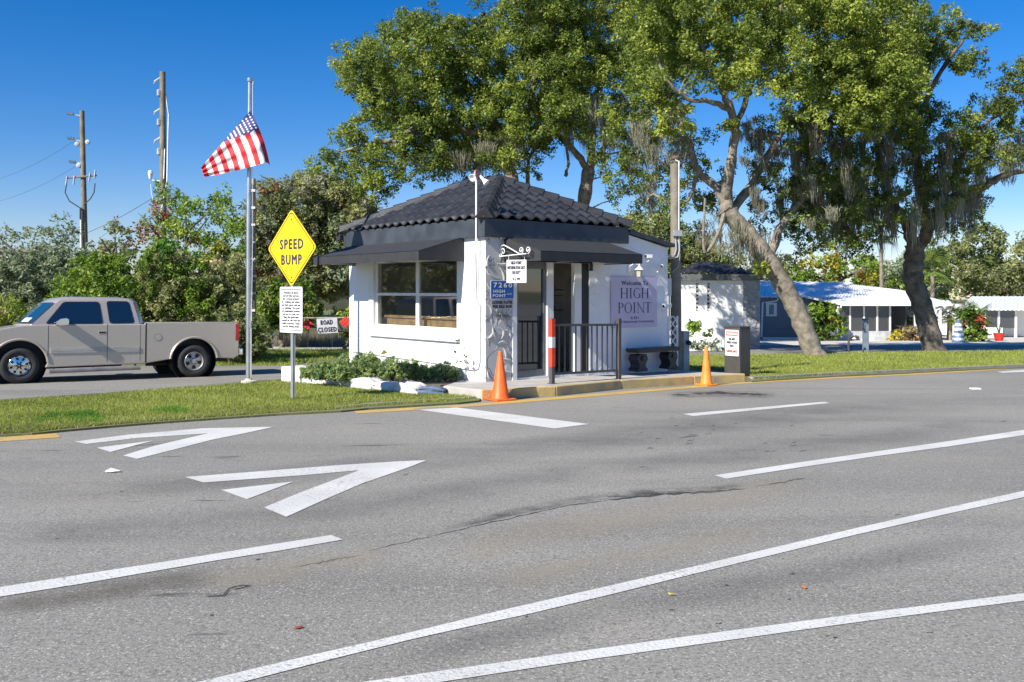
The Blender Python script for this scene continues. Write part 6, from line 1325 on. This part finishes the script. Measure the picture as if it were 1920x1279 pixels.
bush('green tree between the boat and the grey oak', 630, 56, [(590, 480), (610, 440), (660, 420), (700, 440), (700, 570), (660, 570), (610, 560)], [('olive', 1, .55), ('dark', .5, .5)], 2, 24, n=170, group=gL, layers=3)
shrub('rounded bright green tree right of the flagpole', 530, 43, [(484, 600), (488, 560), (505, 535), (530, 525), (565, 535), (590, 560), (600, 600), (560, 612), (500, 612)], [('lime', 1, .35), ('dark', .5, .6)], depth=1.2, sp=20, n=150, group=gL, layers=3)
shrub('dark tangle of branches behind the notice post', 495, 47, [(470, 600), (470, 520), (490, 520), (500, 590)], [('olive', .7, .5), ('dark', .5, .4)], depth=.8, sp=20, n=120, group=gL)
shrub('yellow green shrub beside the road closed gate', 650, 38, [(632, 640), (636, 580), (660, 570), (690, 590), (690, 645)], [('lime', .6, .7), ('yellow', .3, .5)], depth=.8, sp=16, n=60, group=gL, keep=.7)
shrub('spiky dry plant left of the notice post', 478, 30, [(455, 665), (460, 625), (478, 610), (495, 630), (500, 665)], [('lime', .5, .6), ('yellow', .5, .4), ('dry', .4, .5)], depth=.5, sp=14, n=70, group=gL)
# far tree lines that close the horizon (one wood nobody could count), outside and behind the gaps
def wood(name, label, segs, Z0, key, tint, hgt):
    cs = []
    for (xa, xb) in segs:
        for i in range(int((xb-xa)/2.4)):
            x = xa+i*2.4+random.uniform(-1, 1); z = gz(Z0)
            for k in range(int(hgt/1.5)): cs.append((x+random.uniform(-1, 1), Z0+random.uniform(-4, 4), z+.6+k*1.5+random.uniform(-.6, .6)*1))
    V, Fq, t = leaves(np.array(cs), 1.7, 130, .24, tint); o = npmesh(name, V, Fq, LEAF[key], None, t); o['kind'] = 'stuff'; return o
wood('far_wood', '', [(-110, 75)], 128, 'olive', .45, 8)
# ---- juniper planting
jr = random.Random(8)
jl = ['feathery juniper at the far left of the planter', 'juniper spilling over the second white block', 'tall juniper in the middle of the planter', 'juniper with a browned tip beside the white wall corner', 'low juniper in front of the window', 'lush juniper under the window', 'bright juniper right of the window centre', 'small juniper near the slate blue block', 'juniper at the right end of the planter by the slab', 'back row juniper against the far end of the white wall', 'back row juniper under the left half of the window']
for i, (px, py, rx, ry) in enumerate([(592, 697, 30, 14), (628, 704, 36, 16), (662, 694, 34, 22), (690, 684, 26, 20), (700, 712, 32, 14), (736, 700, 32, 20), (770, 706, 30, 18), (800, 715, 26, 13), (835, 712, 26, 14), (664, 672, 26, 14), (722, 686, 28, 14)]):
    Zb = F*1.15/((py+ry*.6)-598); Zb = min(max(Zb, 17.5), 21.8); s_ = F/Zb
    if i in (3, 9, 10): Zb += .7; s_ = F/Zb
    b = Vector(((px-960)/F*Zb, Zb, gz(Zb)+.17)); o = root('juniper_shrub', jl[i], 'shrub', b, 0, 'junipers in the planter'); c0 = np.array([[0, 0, 0.0]]); 
    cen = []; 
    for k in range(46):
        a = jr.uniform(0, 6.28); q = jr.random()**.5; cen.append((rx/s_*q*math.cos(a), rx/s_*.7*q*math.sin(a), max(.02, (ry*1.75/s_)*(1-.5*q*q)*jr.uniform(.35, 1.3))))
    cen = np.array(cen); mb = MB()
    for c in cen: mb.tube([(0, 0, 0), (c[0]*.4, c[1]*.4, c[2]*.8), tuple(c)], [.012, .009, .004], 4)
    mb.build('stems', M_bark, o)
    V, Fq, t = leaves(cen, .11, 130, .024, .6, .5, .8, 7, .3); npmesh('foliage', V, Fq, LEAF['juniper'], o, t)
    if i in (3, 6): V, Fq, t = leaves(cen[:5]+np.array([0, -.05, .05]), .06, 60, .022, .5); npmesh('browned_tips', V, Fq, LEAF['dry'], o, t)
# dry seed-head plants against the wall
for i, (px, py, h, hk, lb) in enumerate([(709, 693, .32, 1, 'dried seed head plant left in front of the white wall'), (735, 694, .50, 2, 'tall yellow flower stalk in front of the white wall'), (752, 700, .42, 0, 'thin dark leafless stalk right of the yellow flower stalk'), (860, 716, .36, 1, 'dried hydrangea like head near the grey corner'), (876, 718, .78, 0, 'tall twisted vine stem against the white wall near the corner'), (888, 720, .5, 0, 'thin twig closest to the grey corner panel')]):
    t_ = LW(px); bb = C0-UX*.22+UY*t_; b = Vector((bb.x, bb.y, gz(bb.y)+.17)); o = root('dry_plant', lb, 'plant', b, 0, 'dried plants along the white wall'); mb = MB(); r_ = random.Random(i); pts = [(0, 0, 0)]
    for k in range(4): pts.append((pts[-1][0]+r_.uniform(-.03, .03), 0+r_.uniform(-.02, .02), h*(k+1)/4))
    mb.tube(pts, [.009, .008, .006, .005, .004], 5)
    for k in range(5):
        p = Vector(pts[r_.randint(1, 4)]); mb.tube([p, p+Vector((r_.uniform(-.1, .1), r_.uniform(-.06, .06), r_.uniform(.02, .12)))], [.005, .003], 4)
    mb.build('stem', M_bark, o)
    if hk: V, Fq, t = leaves(np.array([pts[-1]]), .07, 130, .02, .5); npmesh('flower_head', V, Fq, LEAF['dry' if hk == 1 else 'yellow'], o, t)
    if hk == 0: V, Fq, t = leaves(np.array(pts[2:]), .07, 9, .03, .4); npmesh('leaves', V, Fq, LEAF['dark'], o, t)
# ---- grass
def blades(poly, n, h, lift, wd=.006, Zmax=60, jitter=.4, noise_h=True):
    xs = [p[0] for p in poly]; ys = [p[1] for p in poly]; x = rng.uniform(max(min(xs), -60), min(max(xs), 1990), n*3); y = rng.uniform(min(ys), max(ys), n*3); m = inpoly(x, y, poly); x = x[m][:n]; y = y[m][:n]
    Z = F*(CH-lift)/(y-598); X = (x-960)/F*Z; ok = Z < Zmax; X = X[ok]; Z = Z[ok]; k = len(X); z = -K*Z+lift
    patch = np.sin(X*1.7+np.sin(Z*1.3)*2)*np.cos(Z*2.1+X*.6)*.5+.5
    sc = (F/Z)/90; hh = h*rng.uniform(.45, 1.3, k)*(.65+.6*patch)*np.clip(1/np.sqrt(sc), .8, 2.0); ww = wd/np.clip(sc, .35, 1.2)
    a = rng.uniform(0, np.pi, k); lean = rng.normal(0, jitter, (k, 2))*hh[:, None]; b = np.stack([X, Z, z], 1); s_ = np.stack([np.cos(a)*ww, np.sin(a)*ww, np.zeros(k)], 1)
    top = b+np.stack([lean[:, 0], lean[:, 1], hh], 1); V = np.stack([b-s_, b+s_, top], 1).reshape(-1, 3); Fq = np.arange(len(V)).reshape(-1, 3)
    t = np.clip(.3+.35*patch+rng.normal(0, .2, k), 0, 1); return V, Fq, t
def grass(name, jobs, key):
    Vs = []; Fs = []; ts = []; off = 0
    for j in jobs: V, Fq, t = blades(*j[:4], **(j[4] if len(j) > 4 else {})); Vs.append(V); Fs.append(Fq+off); ts.append(t); off += len(V)
    o = npmesh(name, np.concatenate(Vs), np.concatenate(Fs), LEAF[key], None, np.concatenate(ts), 3); o['kind'] = 'stuff'; return o
gl_ = [(-60, 817), (0, 814), (60, 811), (120, 804), (200, 797), (300, 789), (400, 782), (520, 774), (640, 767), (690, 762), (860, 751), (896, 746), (832, 740), (737, 735), (655, 726), (564, 718), (527, 714), (460, 718), (400, 724), (200, 739), (0, 752), (-60, 757)]
gr_ = [(1413, 712), (1560, 703), (1700, 697), (1860, 689), (1990, 684), (1990, 656), (1920, 658), (1500, 664), (1285, 668), (1285, 695), (1340, 693), (1400, 700)]
grass('grass', [(gl_, 95000, .055, .03), (gr_, 60000, .06, .03), ([(440, 686), (540, 686), (655, 668), (655, 655), (480, 657), (395, 664), (380, 687)], 14000, .07, .0)], 'grass')
grass('dry_grass', [(gl_, 30000, .045, .03), (gr_, 18000, .045, .03, dict(wd=.007)), ([(500, 650), (760, 650), (760, 644), (500, 645)], 7000, .4, 0, dict(jitter=.25)), ([(-60, 817), (0, 814), (120, 804), (400, 782), (690, 762), (860, 751), (800, 747), (640, 757), (400, 772), (120, 792), (-60, 803)], 24000, .045, .03)], 'dry')
cj = []; cr_ = random.Random(3)
def ell(x, y, a, b): return [(x+a*math.cos(t), y+b*math.sin(t)) for t in [k*math.pi/5 for k in range(10)]]
for (x0, x1, y0, y1, nn) in ((62, 195, 778, 793, 26), (292, 350, 768, 776, 9), (120, 180, 774, 786, 10)):
    for i in range(nn): cj.append((ell(cr_.uniform(x0, x1), cr_.uniform(y0, y1), cr_.uniform(5, 16), cr_.uniform(2, 5)), 220, .06, .03, dict(jitter=.6)))
grass('clover', cj, 'clover')

# trees of the same belt beyond the left edge of the frame (they show in the window panes)
for i, (px, Z, lb) in enumerate(((-420, 34, 'first tree of the belt beyond the left edge'), (-800, 33, 'second tree of the belt beyond the left edge'), (-1200, 31, 'third tree of the belt beyond the left edge'), (-1650, 29, 'fourth tree of the belt beyond the left edge'))):
    bush(lb, px, Z, [(px-200, 640), (px-220, 460), (px-120, 330), (px, 260), (px+140, 340), (px+220, 470), (px+200, 640)], [('olive', .9, .5)], 2, 42, n=120, size=.12, group='belt beyond the frame')
